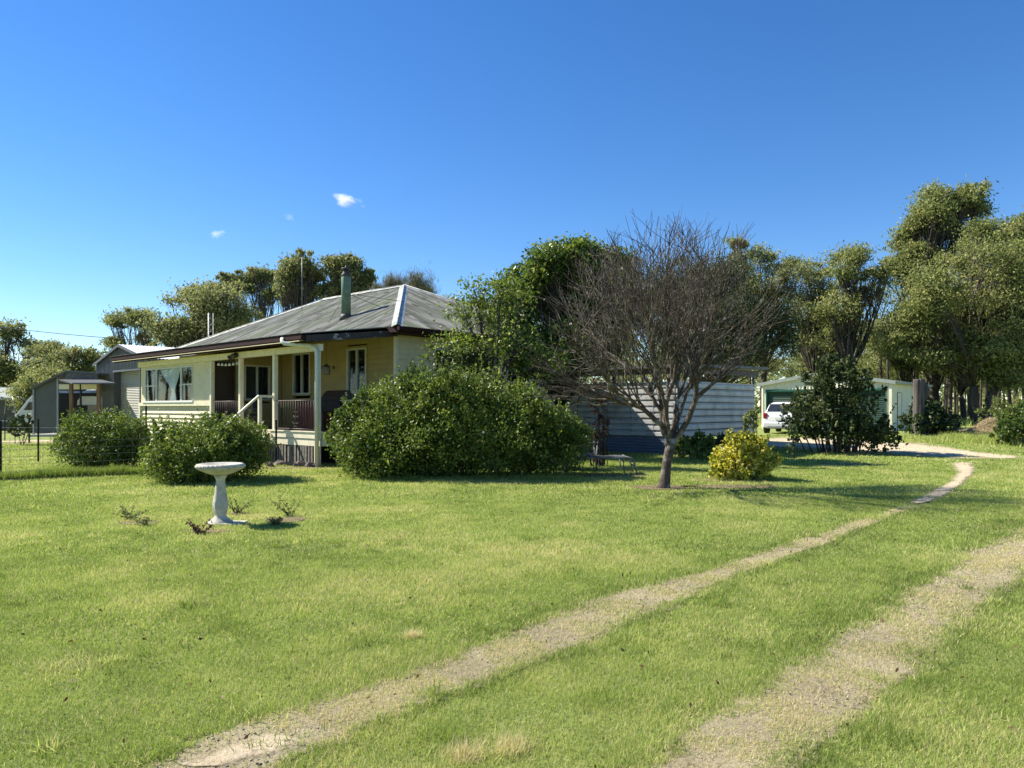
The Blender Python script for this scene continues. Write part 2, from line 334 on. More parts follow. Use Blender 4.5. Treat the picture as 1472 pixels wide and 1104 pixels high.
def ring(name, cx, cy, rx, ry, mat, lift=.012, n=40, m=8):
    v = []; e = []; f = []
    for j in range(m+1):
        for k in range(n):
            t = 2*math.pi*k/n; q = j/m; x = cx+rx*q*math.cos(t); y = cy+ry*q*math.sin(t); v.append((x, y, float(gz(x, y))+lift)); e.append(min(1, (1-q)*2.6))
    for j in range(m):
        for k in range(n): f.append((j*n+k, j*n+(k+1) % n, (j+1)*n+(k+1) % n, (j+1)*n+k))
    return tag(np_mesh(name, v, f, mat, attr={'edge': e}), kind='structure')
SOIL = []
for px, py, rx, ry in [(200, 752, .33, .20), (300, 764, .42, .14), (340, 739, .22, .14), (412, 748, .36, .30), (957, 701, .9, .55), (1060, 690, 1.1, .6), (1050, 700, 1.2, .4), (850, 684, 1.6, .5), (425, 673, 1.3, .35), (1215, 668, .9, .5), (1380, 632, 2.2, 1.3)]:
    x, y = unp(px, py); SOIL.append((x, y, rx, ry)); ring('soil_patch', x, y, rx, ry, m_patch)

# ------------------------------------------------------------------ grass blades
def vnoise(x, y, sc, seed):
    g = np.random.default_rng(seed).random((256, 256)); x = x*sc+1000; y = y*sc+1000; xi = np.floor(x).astype(int); yi = np.floor(y).astype(int); fx = x-xi; fy = y-yi
    fx = fx*fx*(3-2*fx); fy = fy*fy*(3-2*fy); a = g[xi % 256, yi % 256]; b = g[(xi+1) % 256, yi % 256]; c = g[xi % 256, (yi+1) % 256]; d = g[(xi+1) % 256, (yi+1) % 256]
    return (a*(1-fx)+b*fx)*(1-fy)+(c*(1-fx)+d*fx)*fy
def in_track(x, y, T):
    Yt = []; L = []; Rr = []
    for py, a, b in T:
        Y = CAMZ*F/(py-HY); Yt.append(Y); L.append((a-HX)/F*Y); Rr.append((b-HX)/F*Y)
    l = np.interp(y, Yt, L); r = np.interp(y, Yt, Rr); c = (l+r)/2; h = (r-l)/2
    k = 1-np.abs(x-c)/h; k[(y < Yt[0]) | (y > Yt[-1])] = -9; return k    # >0 inside, 1 in the middle
def blades(x, y, L, wd, var, lean=.6):
    n = len(x); z = gz(x, y); az = rng.random(n)*6.283; ln = lean*(.2+rng.random(n)); fx = np.cos(az); fy = np.sin(az)
    a2 = rng.random(n)*6.283; wx = np.cos(a2)*wd/2; wy = np.sin(a2)*wd/2
    V = np.empty((n, 3, 3), np.float32)
    V[:, 0] = np.stack([x-wx, y-wy, z-.004], 1); V[:, 1] = np.stack([x+wx, y+wy, z-.004], 1)
    V[:, 2] = np.stack([x+fx*L*ln, y+fy*L*ln, z+L*np.sqrt(np.clip(1-(ln*.8)**2, .08, 1))], 1)
    return V, np.repeat(var, 3)
Vs = []; As = []
def bandgrass(y0, y1, dens, L, wd):
    y = np.sqrt(rng.random(int(dens*.72*(y1*y1-y0*y0)))*(y1*y1-y0*y0)+y0*y0); x = (rng.random(len(y))*2-1)*.72*y
    t = np.maximum(in_track(x, y, T1), in_track(x, y, T2)); jag = (vnoise(x, y, 2.2, 5)-.5)*1.1+(vnoise(x, y, 9, 6)-.5)*.9+(vnoise(x, y, 30, 16)-.5)*.5
    tt = t+jag*.6
    keep = np.where(tt > .25, rng.random(len(y)) < .20+.35*ss(6.5, 12, y)+.6*ss(.38, .60, vnoise(x, y, 3.5, 8)*.6+vnoise(x, y, 13, 18)*.4), rng.random(len(y)) < 1-np.clip(tt+.25, 0, .45))
    for sx, sy, rx, ry in SOIL: keep &= ~((((x-sx)/rx)**2+((y-sy)/ry)**2 < .75+jag) & (rng.random(len(y)) < .85))
    px = HX+F*x/y; py = HY+F*CAMZ/y
    keep &= ~((px > 200) & (px < 440) & (py > 1052) & (tt > .15) & (rng.random(len(y)) < .62))
    gpy = HY+F*(CAMZ-gz(x, y))/y; ju = jag*5
    keep &= ~((px > 1025) & (gpy+ju > np.interp(px, [1030, 1200, 1270, 1330, 1400, 1480], [628, 628, 630, 636, 648, 657])) & (gpy+ju < np.interp(px, [1030, 1100, 1200, 1290, 1370, 1420, 1480], [641, 644, 650, 656, 660, 661, 661])) & (rng.random(len(y)) < .93))
    keep &= ~((gpy > 664) & (gpy < 730) & (px+ju > np.interp(gpy, [664, 668, 681, 695, 711, 730], [1366, 1366, 1374, 1358, 1330, 1290])) & (px+ju < np.interp(gpy, [664, 668, 681, 695, 711, 730], [1400, 1401, 1403, 1390, 1362, 1326])) & (rng.random(len(y)) < .95))
    x = x[keep]; y = y[keep]; tt = tt[keep]; n = len(x)
    big = vnoise(x, y, .35, 1); mid = vnoise(x, y, 1.3, 2); fine = vnoise(x, y, 5, 3)
    # 0 dark green .. .5 lawn green .. .8 yellow green .. 1 straw
    var = .42+.30*(big-.5)+.34*(mid-.5)+.3*(fine-.5)+rng.normal(0, .13, n)
    straw = rng.random(n) < (.07+.22*np.clip(mid-.55, 0, 1)*2+.62*np.clip(tt+.15, 0, 1)); var = np.where(straw, .85+.15*rng.random(n), var)
    edge = np.exp(-((tt+.25)/.22)**2); var = np.where(~straw, var-.16*edge, var)
    hh = L*(.55+.8*rng.random(n))*(.8+.5*mid)*np.where(tt > .2, .45, 1+.35*edge)
    straw &= ~((tt > .1) & (rng.random(n) < .22+.35*ss(6.5, 12, y))); hh = np.where(tt > 0, np.maximum(hh, .022), hh); V, A = blades(x, y, hh, wd*(.7+.6*rng.random(n)), np.clip(var, 0, 1), lean=np.where(tt > .2, 1.2, 1.05)); V[:, :, 2] += (np.where(tt > -.25, .011, 0))[:, None]; Vs.append(V); As.append(A)
bandgrass(2.9, 5, 19000, .027, .0040)
bandgrass(5, 8, 11000, .030, .0060)
bandgrass(8, 13, 4800, .034, .0092)
bandgrass(13, 20, 1700, .042, .016)
bandgrass(20, 34, 500, .05, .03)
# long grass along the wire fence
def longgrass(pa, pb, wdt, n, L, wd, vmid=.35):
    t = rng.random(n); x = pa[0]+(pb[0]-pa[0])*t+rng.normal(0, wdt*.4, n); y = pa[1]+(pb[1]-pa[1])*t+rng.normal(0, wdt*.4, n)
    V, A = blades(x, y, L*(.4+.8*rng.random(n))*(.55+.9*vnoise(x, y, 1.7, 9)), wd, np.clip(vmid+rng.normal(0, .15, n), 0, 1), lean=.8); Vs.append(V); As.append(A)
longgrass(unp(-60, 693), unp(218, 681), .22, 16000, .20, .014, .20)
longgrass(unp(215, 680), unp(120, 680), .8, 2500, .12, .012)
longgrass(unp(800, 668), unp(1000, 662), 1.5, 9000, .12, .014, .5)
longgrass(unp(500, 690), unp(840, 690), .35, 4000, .12, .010, .4)
longgrass(unp(1370, 633), unp(1500, 638), 2.2, 9000, .30, .03, .55)
longgrass(unp(1300, 636), unp(1380, 630), 1.2, 3000, .22, .03, .6)
longgrass(unp(1040, 690), unp(1150, 688), .5, 2500, .12, .012, .5)
longgrass((14, 52), (60, 60), 7, 14000, .5, .06, .6)
for px, py, rr, hh, vv in [(592, 916, .06, .06, .95), (668, 1088, .09, .07, .95), (735, 1078, .10, .08, .9), (1110, 742, .3, .08, .7), (1255, 745, .25, .1, .6), (520, 905, .15, .05, .8), (90, 960, .25, .06, .85), (860, 1010, .2, .07, .25), (1290, 1060, .2, .07, .25), (640, 1060, .15, .08, .3), (330, 905, .2, .06, .2), (1180, 870, .22, .07, .3)]:
    x0, y0 = unp(px, py); n = 420; x = x0+rng.normal(0, rr*.5, n); y = y0+rng.normal(0, rr*.5, n); V, A = blades(x, y, hh*(.4+rng.random(n)), .004*max(1, y0/5), np.clip(vv+rng.normal(0, .08, n), 0, 1), lean=1.1); Vs.append(V); As.append(A)
for _ in range(170):          # broad leaved weeds and ranker clumps in the sward
    y0 = 3.2+15*rng.random()**1.3; x0 = (rng.random()*2-1)*.7*y0; n = int(40+80*rng.random()); rr = .03+.06*rng.random(); x = x0+rng.normal(0, rr, n); y = y0+rng.normal(0, rr, n)
    V, A = blades(x, y, (.03+.04*rng.random())*(.5+rng.random(n)), .008*max(1, y0/7), np.clip(rng.choice([.12, .25, .7])+rng.normal(0, .08, n), 0, 1), lean=1.2); Vs.append(V); As.append(A)
V = np.concatenate([v.reshape(-1, 3) for v in Vs]); A = np.concatenate(As)
m_grass = leafmat('grass_blades', [(0, (.13, .18, .04)), (.3, (.225, .295, .065)), (.55, (.335, .405, .105)), (.75, (.48, .50, .175)), (.86, (.54, .48, .23)), (1, (.62, .53, .31))], trans=.35, rough=.6, spec=.25)
tag(np_mesh('grass', V, np.arange(len(V)).reshape(-1, 3), m_grass, attr={'var': A}), kind='stuff')

def octa(name, X, Y_, S, mat, zoff):
    n = len(X); d = np.array([(1, 0, 0), (0, 1, 0), (-1, 0, 0), (0, -1, 0), (0, 0, .7), (0, 0, -.5)], float); th = rng.random(n)*6.28; sc = .6+.8*rng.random((n, 1, 3)); P = d[None]*S[:, None, None]*sc
    c, s_ = np.cos(th)[:, None], np.sin(th)[:, None]; Q_ = np.stack([P[..., 0]*c-P[..., 1]*s_, P[..., 0]*s_+P[..., 1]*c, P[..., 2]], 2); Q_ += np.stack([X, Y_, gz(X, Y_)+zoff], 1)[:, None]
    f = np.array([(0, 1, 4), (1, 2, 4), (2, 3, 4), (3, 0, 4), (1, 0, 5), (2, 1, 5), (3, 2, 5), (0, 3, 5)]); Fq = (np.arange(n)[:, None, None]*6+f[None]).reshape(-1, 3)
    return tag(np_mesh(name, Q_.reshape(-1, 3), Fq, mat, attr={'var': np.repeat(rng.random(n), 6)}), kind='stuff')
y = np.sqrt(rng.random(90000)*(15**2-3**2)+9); x = (rng.random(90000)*2-1)*.72*y; k = np.maximum(in_track(x, y, T1), in_track(x, y, T2)); m_ = (k > .15) & (vnoise(x, y, 3, 41)*.6+vnoise(x, y, 11, 42)*.4 > .50); x = x[m_]; y = y[m_]; x = np.concatenate([x, -1.28+rng.normal(0, .28, 160)]); y = np.concatenate([y, 3.45+rng.normal(0, .16, 160)])
octa('gravel', x, y, .0035+.006*rng.random(len(x))**3, leafmat('gravel_stones', [(0, (.10, .085, .07)), (.5, (.24, .21, .17)), (1, (.48, .43, .36))], trans=.0, rough=.9, spec=.2), .012)

# ------------------------------------------------------------------ leaves, trees and shrubs
def unit(n):
    d = rng.normal(size=(n, 3)); return d/np.linalg.norm(d, axis=1, keepdims=True)
def leafquads(C, L, wd, up=None, varb=.5, varn=.18, fold=True):
    n = len(C); d = unit(n)
    if up is not None: d = d+np.array(up); d /= np.linalg.norm(d, axis=1, keepdims=True)
    r = unit(n); wv = np.cross(d, r); wv /= np.linalg.norm(wv, axis=1, keepdims=True)+1e-9
    s = (.6+.8*rng.random(n))[:, None]; l = L*s; ww = wd*s
    V = np.stack([C-d*l/2, C+wv*ww/2-d*l*.05, C+d*l/2, C-wv*ww/2-d*l*.05], 1).reshape(-1, 3)
    var = np.repeat(np.clip(varb+rng.normal(0, varn, n), 0, 1), 4)
    return V, np.arange(4*n).reshape(-1, 4), var
def bez(a, b, n=5, sag=0, jit=0):
    a = np.array(a, float); b = np.array(b, float); m = (a+b)/2+np.array([0, 0, sag])+rng.normal(0, 1, 3)*jit
    t = np.linspace(0, 1, n)[:, None]; return (1-t)**2*a+2*t*(1-t)*m+t*t*b
def lobes_tree(name, base, lobes, label, cat='tree', group=None, leafm=None, barkm=None, trunk_r=.25, fork=.35, L=.22, wd=.09, nclump=26, nleaf=55, crf=.235, up=(0, 0, -.6), lean=0, trunks=1, varn=.18, flat=.65, inner=.30):
    """lobes: list of (centre xyz, radii xyz)"""
    if L > .19: L *= .80; wd *= .66; nleaf = int(nleaf*.72)
    if len(lobes) > 12: nleaf = int(nleaf*.85)
    root = thing(name, base, label, cat, group); base = np.array(base, float)
    tb = MB(); C = []; VB = []
    lc = np.array([l[0] for l in lobes]); lr = np.array([l[1] for l in lobes])
    mid = lc.mean(0); forks = []
    zlow = lc[:, 2].min()
    for k in range(trunks):
        fp = base+(mid-base)*np.array([.5, .5, 0])*(.6 if trunks == 1 else .3)+np.array([(k-(trunks-1)/2)*trunk_r*3.5, rng.normal()*trunk_r, 0]); fp[2] = base[2]+(zlow-base[2])*fork*1.0+(mid[2]-base[2])*.12
        b0 = base+np.array([(k-(trunks-1)/2)*trunk_r*1.4, 0, -.1]); P = bez(b0, fp, 6, 0, trunk_r*.8); tb.tube(P, np.linspace(trunk_r*1.15, trunk_r*.8, 6), 10); forks.append(fp)
    order = np.argsort(lc[:, 2])
    vol = np.array([np.prod(r)**(2/3) for r in lr]); vol = vol/vol.mean()
    for i in order:
        c, r = lc[i], lr[i]; fp = forks[int(np.argmin([abs(f[0]-c[0]) for f in forks]))]
        rr = trunk_r*(.20 if len(lobes) > 14 else .55)*(.6+.5*min(1.5, vol[i])); P = bez(fp, c-np.array([0, 0, r[2]*.3]), 7, (c[2]-fp[2])*.12, trunk_r*1.6+np.linalg.norm(c-fp)*.04)
        tb.tube(P, np.linspace(rr, rr*.32, 7), 7)
        K = max(6, int(nclump*1.5*vol[i]))
        d = unit(K); q = inner+(1-inner)*rng.random(K)**.5; pts = c+d*r*q[:, None]
        for p in pts:
            s0 = P[rng.integers(3, 7)]; Q = bez(s0, p, 4, -.1, .12*np.linalg.norm(p-s0)); tb.tube(Q, np.linspace(rr*.28, rr*.07, 4), 4, cap=False)
        cr = crf*float(np.mean(r)); base_v = np.clip(.5+rng.normal(0, varn, K), .1, .9)
        nl = rng.poisson(nleaf*.7, K); idx = np.repeat(np.arange(K), nl); g = rng.normal(0, 1, (len(idx), 3)); g /= np.maximum(1, np.linalg.norm(g, axis=1, keepdims=True)/2.6)
        C.append(pts[idx]+g*cr*np.array([1, 1, flat])*(.5+.8*rng.random((K, 1)))[idx]); VB.append(base_v[idx])
        ns = int(K*nleaf*.10); C.append(c+unit(ns)*r*(.3+1.15*rng.random((ns, 1))**.7)); VB.append(np.clip(.5+rng.normal(0, varn, ns), .1, .9))
    C = np.concatenate(C); VB = np.concatenate(VB)
    tb.build('trunk', barkm, root)
    V, Fq, var = leafquads(C, L, wd, up, VB, .19); np_mesh('crown', V, Fq, leafm, root, attr={'var': var})
    return root
def pxlobes(Y, L, dj=.5, split=False):
    out = []
    for (px, py, rx, ry) in L:
        a = rx/F*Y; b = ry/F*Y; c = np.array(W(px, py, Y+rng.normal()*a*dj))
        if split and rx > 11:
            m = 9
            for k in range(m):
                d = unit(1)[0]*np.array([a, a*.9, b])*(.30+.78*rng.random()); q = .17+.36*rng.random(); out.append((c+d, (a*q*(.9+.5*rng.random()), a*q, b*q*(.7+.6*rng.random()))))
            out.append((c, (a*.5, a*.5, b*.5)))
        else: out.append((c, (a, a*.95, b)))
    return out
lm_gum = leafmat('gum_leaves', [(0, (.065, .085, .035)), (.4, (.14, .165, .062)), (.7, (.24, .255, .10)), (1, (.38, .35, .17))], trans=.4, rough=.6, spec=.3)
lm_gumlight = leafmat('light_gum_leaves', [(0, (.075, .10, .032)), (.4, (.17, .20, .065)), (.7, (.27, .29, .105)), (1, (.42, .38, .18))], trans=.42, rough=.6, spec=.3)
lm_dark = leafmat('dark_leaves', [(0, (.018, .034, .012)), (.5, (.045, .07, .02)), (.8, (.085, .115, .035)), (1, (.16, .18, .07))], trans=.22, rough=.5, spec=.4)
lm_bush = leafmat('bush_leaves', [(0, (.055, .09, .02)), (.45, (.115, .165, .032)), (.75, (.225, .275, .052)), (1, (.38, .41, .11))], trans=.3, rough=.5, spec=.3)
lm_citrus = leafmat('bright_leaves', [(0, (.04, .075, .018)), (.5, (.09, .14, .03)), (.8, (.19, .235, .045)), (1, (.32, .34, .07))], trans=.35, rough=.4, spec=.4)
lm_yellow = leafmat('golden_leaves', [(0, (.09, .13, .02)), (.4, (.32, .33, .04)), (.7, (.64, .57, .09)), (1, (.82, .75, .27))], trans=.35, rough=.5)
lm_olive = leafmat('olive_needles', [(0, (.06, .065, .03)), (.5, (.12, .12, .055)), (1, (.22, .20, .11))], trans=.2, rough=.6)
lm_rust = leafmat('rusty_leaves', [(0, (.05, .025, .012)), (.5, (.12, .06, .03)), (1, (.20, .14, .06))], trans=.2, rough=.6)
lm_white = leafmat('white_petals', [(0, (.7, .72, .62)), (1, (.8, .8, .76))], trans=.2)

n_ = 2600; x = np.concatenate([3.05+rng.normal(0, 1.5, 900), (rng.random(1700)*2-1)*9]); y = np.concatenate([14.7+rng.normal(0, 1.2, 900), 3.2+16*rng.random(1700)]); z = gz(x, y)+.022+.012*rng.random(n_)
Vl, Fl, vl = leafquads(np.stack([x, y, z], 1), .028, .014, None, .5, .25)
tag(np_mesh('fallen_leaves', Vl, Fl, lm_rust, attr={'var': vl}), kind='stuff')
def bgt(name, basepx, Y, lobes, label, **k):
    x = XZ(basepx, Y); k['nclump'] = max(6, int(k.get('nclump', 26)/3.6)); k['crf'] = .56
    return lobes_tree(name, (x, Y, float(gz(x, Y))), pxlobes(Y, lobes, .5, True), label, **k)
gum = dict(leafm=lm_gum, barkm=m_bark)
# left skyline
bgt('gum_tree', 12, 62, [(-14, 500, 34, 34), (20, 478, 30, 18), (8, 530, 36, 22), (50, 500, 22, 16), (30, 540, 20, 16)], 'loose grey green gum tree at the far left of the skyline', group='gum trees on the left skyline', nclump=22, nleaf=45, L=.35, wd=.15, trunk_r=.3, **gum)
bgt('gum_tree', 80, 58, [(75, 505, 26, 18), (105, 512, 24, 16), (130, 520, 18, 14), (60, 530, 26, 16), (100, 535, 32, 16)], 'broad gum tree behind the open lean-to, left of the steel shed', group='gum trees on the left skyline', nclump=26, nleaf=55, L=.3, wd=.13, **gum)
bgt('acacia_tree', 55, 50, [(60, 548, 36, 20), (38, 560, 22, 18), (85, 560, 26, 16), (50, 580, 28, 20)], 'low rounded olive tree behind the white camper van', nclump=40, nleaf=70, L=.22, wd=.09, leafm=lm_gumlight, barkm=m_bark, trunk_r=.2)
bgt('gum_tree', 198, 62, [(195, 458, 26, 14), (170, 464, 16, 9), (222, 470, 14, 12), (160, 492, 18, 8), (205, 484, 14, 7)], 'sparse gum tree with bare forked limbs above the white shed roof', group='gum trees on the left skyline', nclump=12, nleaf=38, L=.3, wd=.12, trunk_r=.25, leafm=lm_gumlight, barkm=m_barkpale)
bgt('broad_tree', 290, 52, [(300, 445, 46, 26), (255, 468, 34, 22), (335, 460, 34, 24), (270, 425, 30, 16), (300, 415, 22, 12), (290, 480, 60, 22), (238, 485, 20, 22)], 'dense rounded tree behind the left end of the house roof', nclump=34, nleaf=80, L=.26, wd=.12, trunk_r=.3, **gum)
bgt('gum_tree', 372, 56, [(365, 397, 30, 13), (335, 400, 20, 10), (395, 398, 20, 12), (350, 412, 18, 8), (392, 425, 12, 10)], 'flat topped gum tree with a fan of bare pale limbs above the house roof', group='gum trees on the left skyline', nclump=16, nleaf=50, L=.28, wd=.12, trunk_r=.26, **{**gum, 'barkm': m_barkpale})
bgt('gum_tree', 432, 50, [(435, 375, 22, 18), (418, 400, 18, 22), (448, 395, 20, 22), (430, 425, 22, 18), (408, 420, 14, 18), (455, 420, 12, 16)], 'tall drooping gum tree behind the whip aerial', group='gum trees on the left skyline', nclump=22, nleaf=60, L=.28, wd=.11, trunk_r=.28, **gum)
bgt('gum_tree', 500, 50, [(482, 380, 18, 18), (510, 380, 20, 16), (500, 402, 28, 20), (528, 400, 14, 14), (480, 415, 20, 18), (505, 425, 22, 12)], 'tall dark gum tree behind the green flue', group='gum trees on the left skyline', nclump=24, nleaf=65, L=.28, wd=.11, trunk_r=.28, **gum)
bgt('she_oak', 585, 46, [(560, 412, 22, 14), (592, 408, 22, 16), (612, 420, 16, 10), (540, 420, 16, 10)], 'feathery olive she-oak showing over the roof ridge', nclump=22, nleaf=60, L=.4, wd=.022, up=(0, 0, 1.4), leafm=lm_olive, barkm=m_bark, trunk_r=.18, flat=1.3)
bgt('shade_tree', 650, 40, [(660, 440, 30, 16), (640, 455, 20, 12), (700, 450, 34, 20)], 'dim tree just behind the right slope of the house roof', nclump=20, nleaf=40, L=.16, wd=.07, **gum)
# behind the house, centre
bgt('leafy_tree', 805, 23.3, [(790, 372, 34, 24), (835, 362, 40, 24), (770, 405, 34, 26), (825, 400, 48, 32), (880, 385, 34, 26), (790, 440, 52, 34), (850, 440, 50, 36), (745, 440, 30, 24), (900, 430, 40, 36), (830, 490, 64, 36), (770, 490, 40, 30), (740, 480, 34, 30), (800, 530, 50, 22)], 'bright green broadleaf tree left of and behind the bare tree', leafm=lm_citrus, barkm=m_bark, nclump=40, nleaf=48, L=.12, wd=.075, trunk_r=.09, crf=.28, up=(0, 0, .2), varn=.2)
bgt('cypress_tree', 1030, 56, [(1000, 400, 44, 34), (1045, 395, 40, 36), (960, 420, 40, 40), (1080, 450, 44, 40), (1020, 455, 60, 44), (960, 480, 50, 40), (1060, 505, 60, 34), (1125, 480, 30, 44), (990, 520, 50, 20)], 'dense dark evergreen tree right behind the bare tree', leafm=lm_dark, barkm=m_bark, nclump=46, nleaf=80, L=.28, wd=.11, trunk_r=.3, crf=.26, up=(0, 0, .5), varn=.2)
bgt('gum_tree', 1100, 62, [(1065, 375, 28, 20), (1095, 372, 26, 20), (1130, 385, 26, 18), (1080, 410, 34, 26), (1120, 420, 36, 26), (1095, 460, 44, 28), (1060, 350, 14, 8)], 'tall thin leaved gum tree right of the dark evergreen', group='gum trees behind the garage', nclump=24, nleaf=44, L=.34, wd=.13, trunk_r=.28, leafm=lm_gumlight, barkm=m_bark)
bgt('gum_tree', 1170, 58, [(1150, 395, 30, 20), (1185, 390, 26, 18), (1160, 430, 36, 26), (1195, 420, 32, 24), (1170, 465, 40, 26), (1200, 490, 34, 18)], 'grey green gum tree behind the left half of the garage', group='gum trees behind the garage', nclump=22, nleaf=40, L=.32, wd=.13, trunk_r=.28, **gum)
bgt('gum_tree', 1222, 54, [(1235, 372, 30, 16), (1215, 395, 28, 22), (1255, 395, 26, 18), (1205, 430, 34, 26), (1245, 425, 22, 18), (1215, 470, 26, 22)], 'leaning gum tree with bare dark limbs behind the garage ridge', group='gum trees behind the garage', nclump=20, nleaf=42, L=.3, wd=.12, trunk_r=.34, leafm=lm_gumlight, barkm=m_bark)
# big trees at the right
bgt('gum_tree', 1345, 60, [(1345, 300, 34, 24), (1385, 282, 28, 20), (1320, 325, 24, 22), (1360, 330, 34, 18), (1400, 300, 22, 18), (1300, 350, 22, 24), (1290, 385, 24, 26), (1330, 375, 36, 22), (1400, 345, 30, 24)], 'tallest gum tree topping the skyline at the right', nclump=34, nleaf=70, L=.32, wd=.15, trunk_r=.36, leafm=lm_gumlight, barkm=m_bark, crf=.3)
bgt('spreading_tree', 1412, 52, [(1440, 330, 44, 24), (1480, 330, 40, 30), (1400, 370, 48, 30), (1460, 380, 50, 34), (1350, 410, 44, 30), (1410, 430, 54, 34), (1470, 440, 50, 36), (1310, 455, 46, 26), (1350, 470, 50, 32), (1290, 490, 34, 22), (1410, 490, 54, 34), (1330, 510, 40, 20), (1470, 500, 50, 36), (1375, 525, 44, 18), (1440, 530, 40, 20), (1540, 400, 60, 60), (1540, 490, 50, 40)], 'huge spreading tree with twin dark trunks at the right edge', nclump=40, nleaf=85, L=.26, wd=.14, trunk_r=.36, trunks=2, leafm=lm_gumlight, barkm=m_bark, crf=.3, fork=.6)
# far bush at the right: thin trunks, individual copies of four trees
FG = 'slender trees of the far bush'
def slender(k):
    h = [9, 11, 10, 12][k]; lob = [((rng.normal()*1.6, rng.normal()*1.6, h*(.55+.45*rng.random())), (1.7, 1.7, 1.3)) for _ in range(6)]
    return lobes_tree('slender_tree', (0, 0, 0), lob, 'slender dark trunked tree in the far bush beyond the paddock', group=FG, nclump=12, nleaf=40, L=.42, wd=.18, trunk_r=.15, leafm=(lm_gum, lm_gumlight)[k % 2], barkm=m_bark, fork=.8)
protos = [slender(k) for k in range(4)]; first = [True]*4
pr = np.random.default_rng(5)
for i in range(110):
    k = i % 4; Y = 66+70*pr.random()
    px = (1255+300*pr.random()) if i < 80 else (880+400*pr.random())
    o = protos[k] if first[k] else copy_tree(protos[k]); first[k] = False
    x = XZ(px, Y); s = .75+.5*pr.random(); o.location = (x, Y, float(gz(x, Y))-.05); o.scale = (s, s, s*(.8+.4*pr.random())); o.rotation_euler = (0, 0, pr.random()*6.28)
for i in range(34):
    k = i % 4; Y = 90+70*pr.random(); px = -150+560*pr.random(); o = copy_tree(protos[k]); o['label'] = 'unseen slender tree added at the left for the windows to reflect'; o['group'] = 'slender trees beyond the left sheds'
    x = XZ(px, Y); s = .7+.4*pr.random(); o.location = (x, Y, -.05); o.scale = (s, s, s*.8); o.rotation_euler = (0, 0, pr.random()*6.28)
for i in range(26):  # unseen trees left of the view, added for the windows to reflect
    k = i % 4; Y = 16+36*pr.random(); x = -34-14*pr.random()-.35*Y; o = copy_tree(protos[k]); o['label'] = 'unseen slender tree added at the left for the windows to reflect'; o['group'] = 'slender trees beyond the left sheds'
    s = .8+.4*pr.random(); o.location = (x, Y, -.05); o.scale = (s, s, s*.9); o.rotation_euler = (0, 0, pr.random()*6.28)
# forked pale saplings near the bush
for px, py, lab in [(1345, 603, 'straight dark trunked tree right of the tall stump'), (1300, 600, 'dark trunked tree behind the tall stump'), (1385, 608, 'thin leaning tree left of the twin trunks')]:
    Y = 58; bgt('bush_tree', px, Y, [(px-10, 500, 26, 18), (px+14, 480, 24, 20), (px, 520, 24, 14)], lab, nclump=16, nleaf=45, L=.3, wd=.13, trunk_r=.22, leafm=lm_gum, barkm=m_bark)

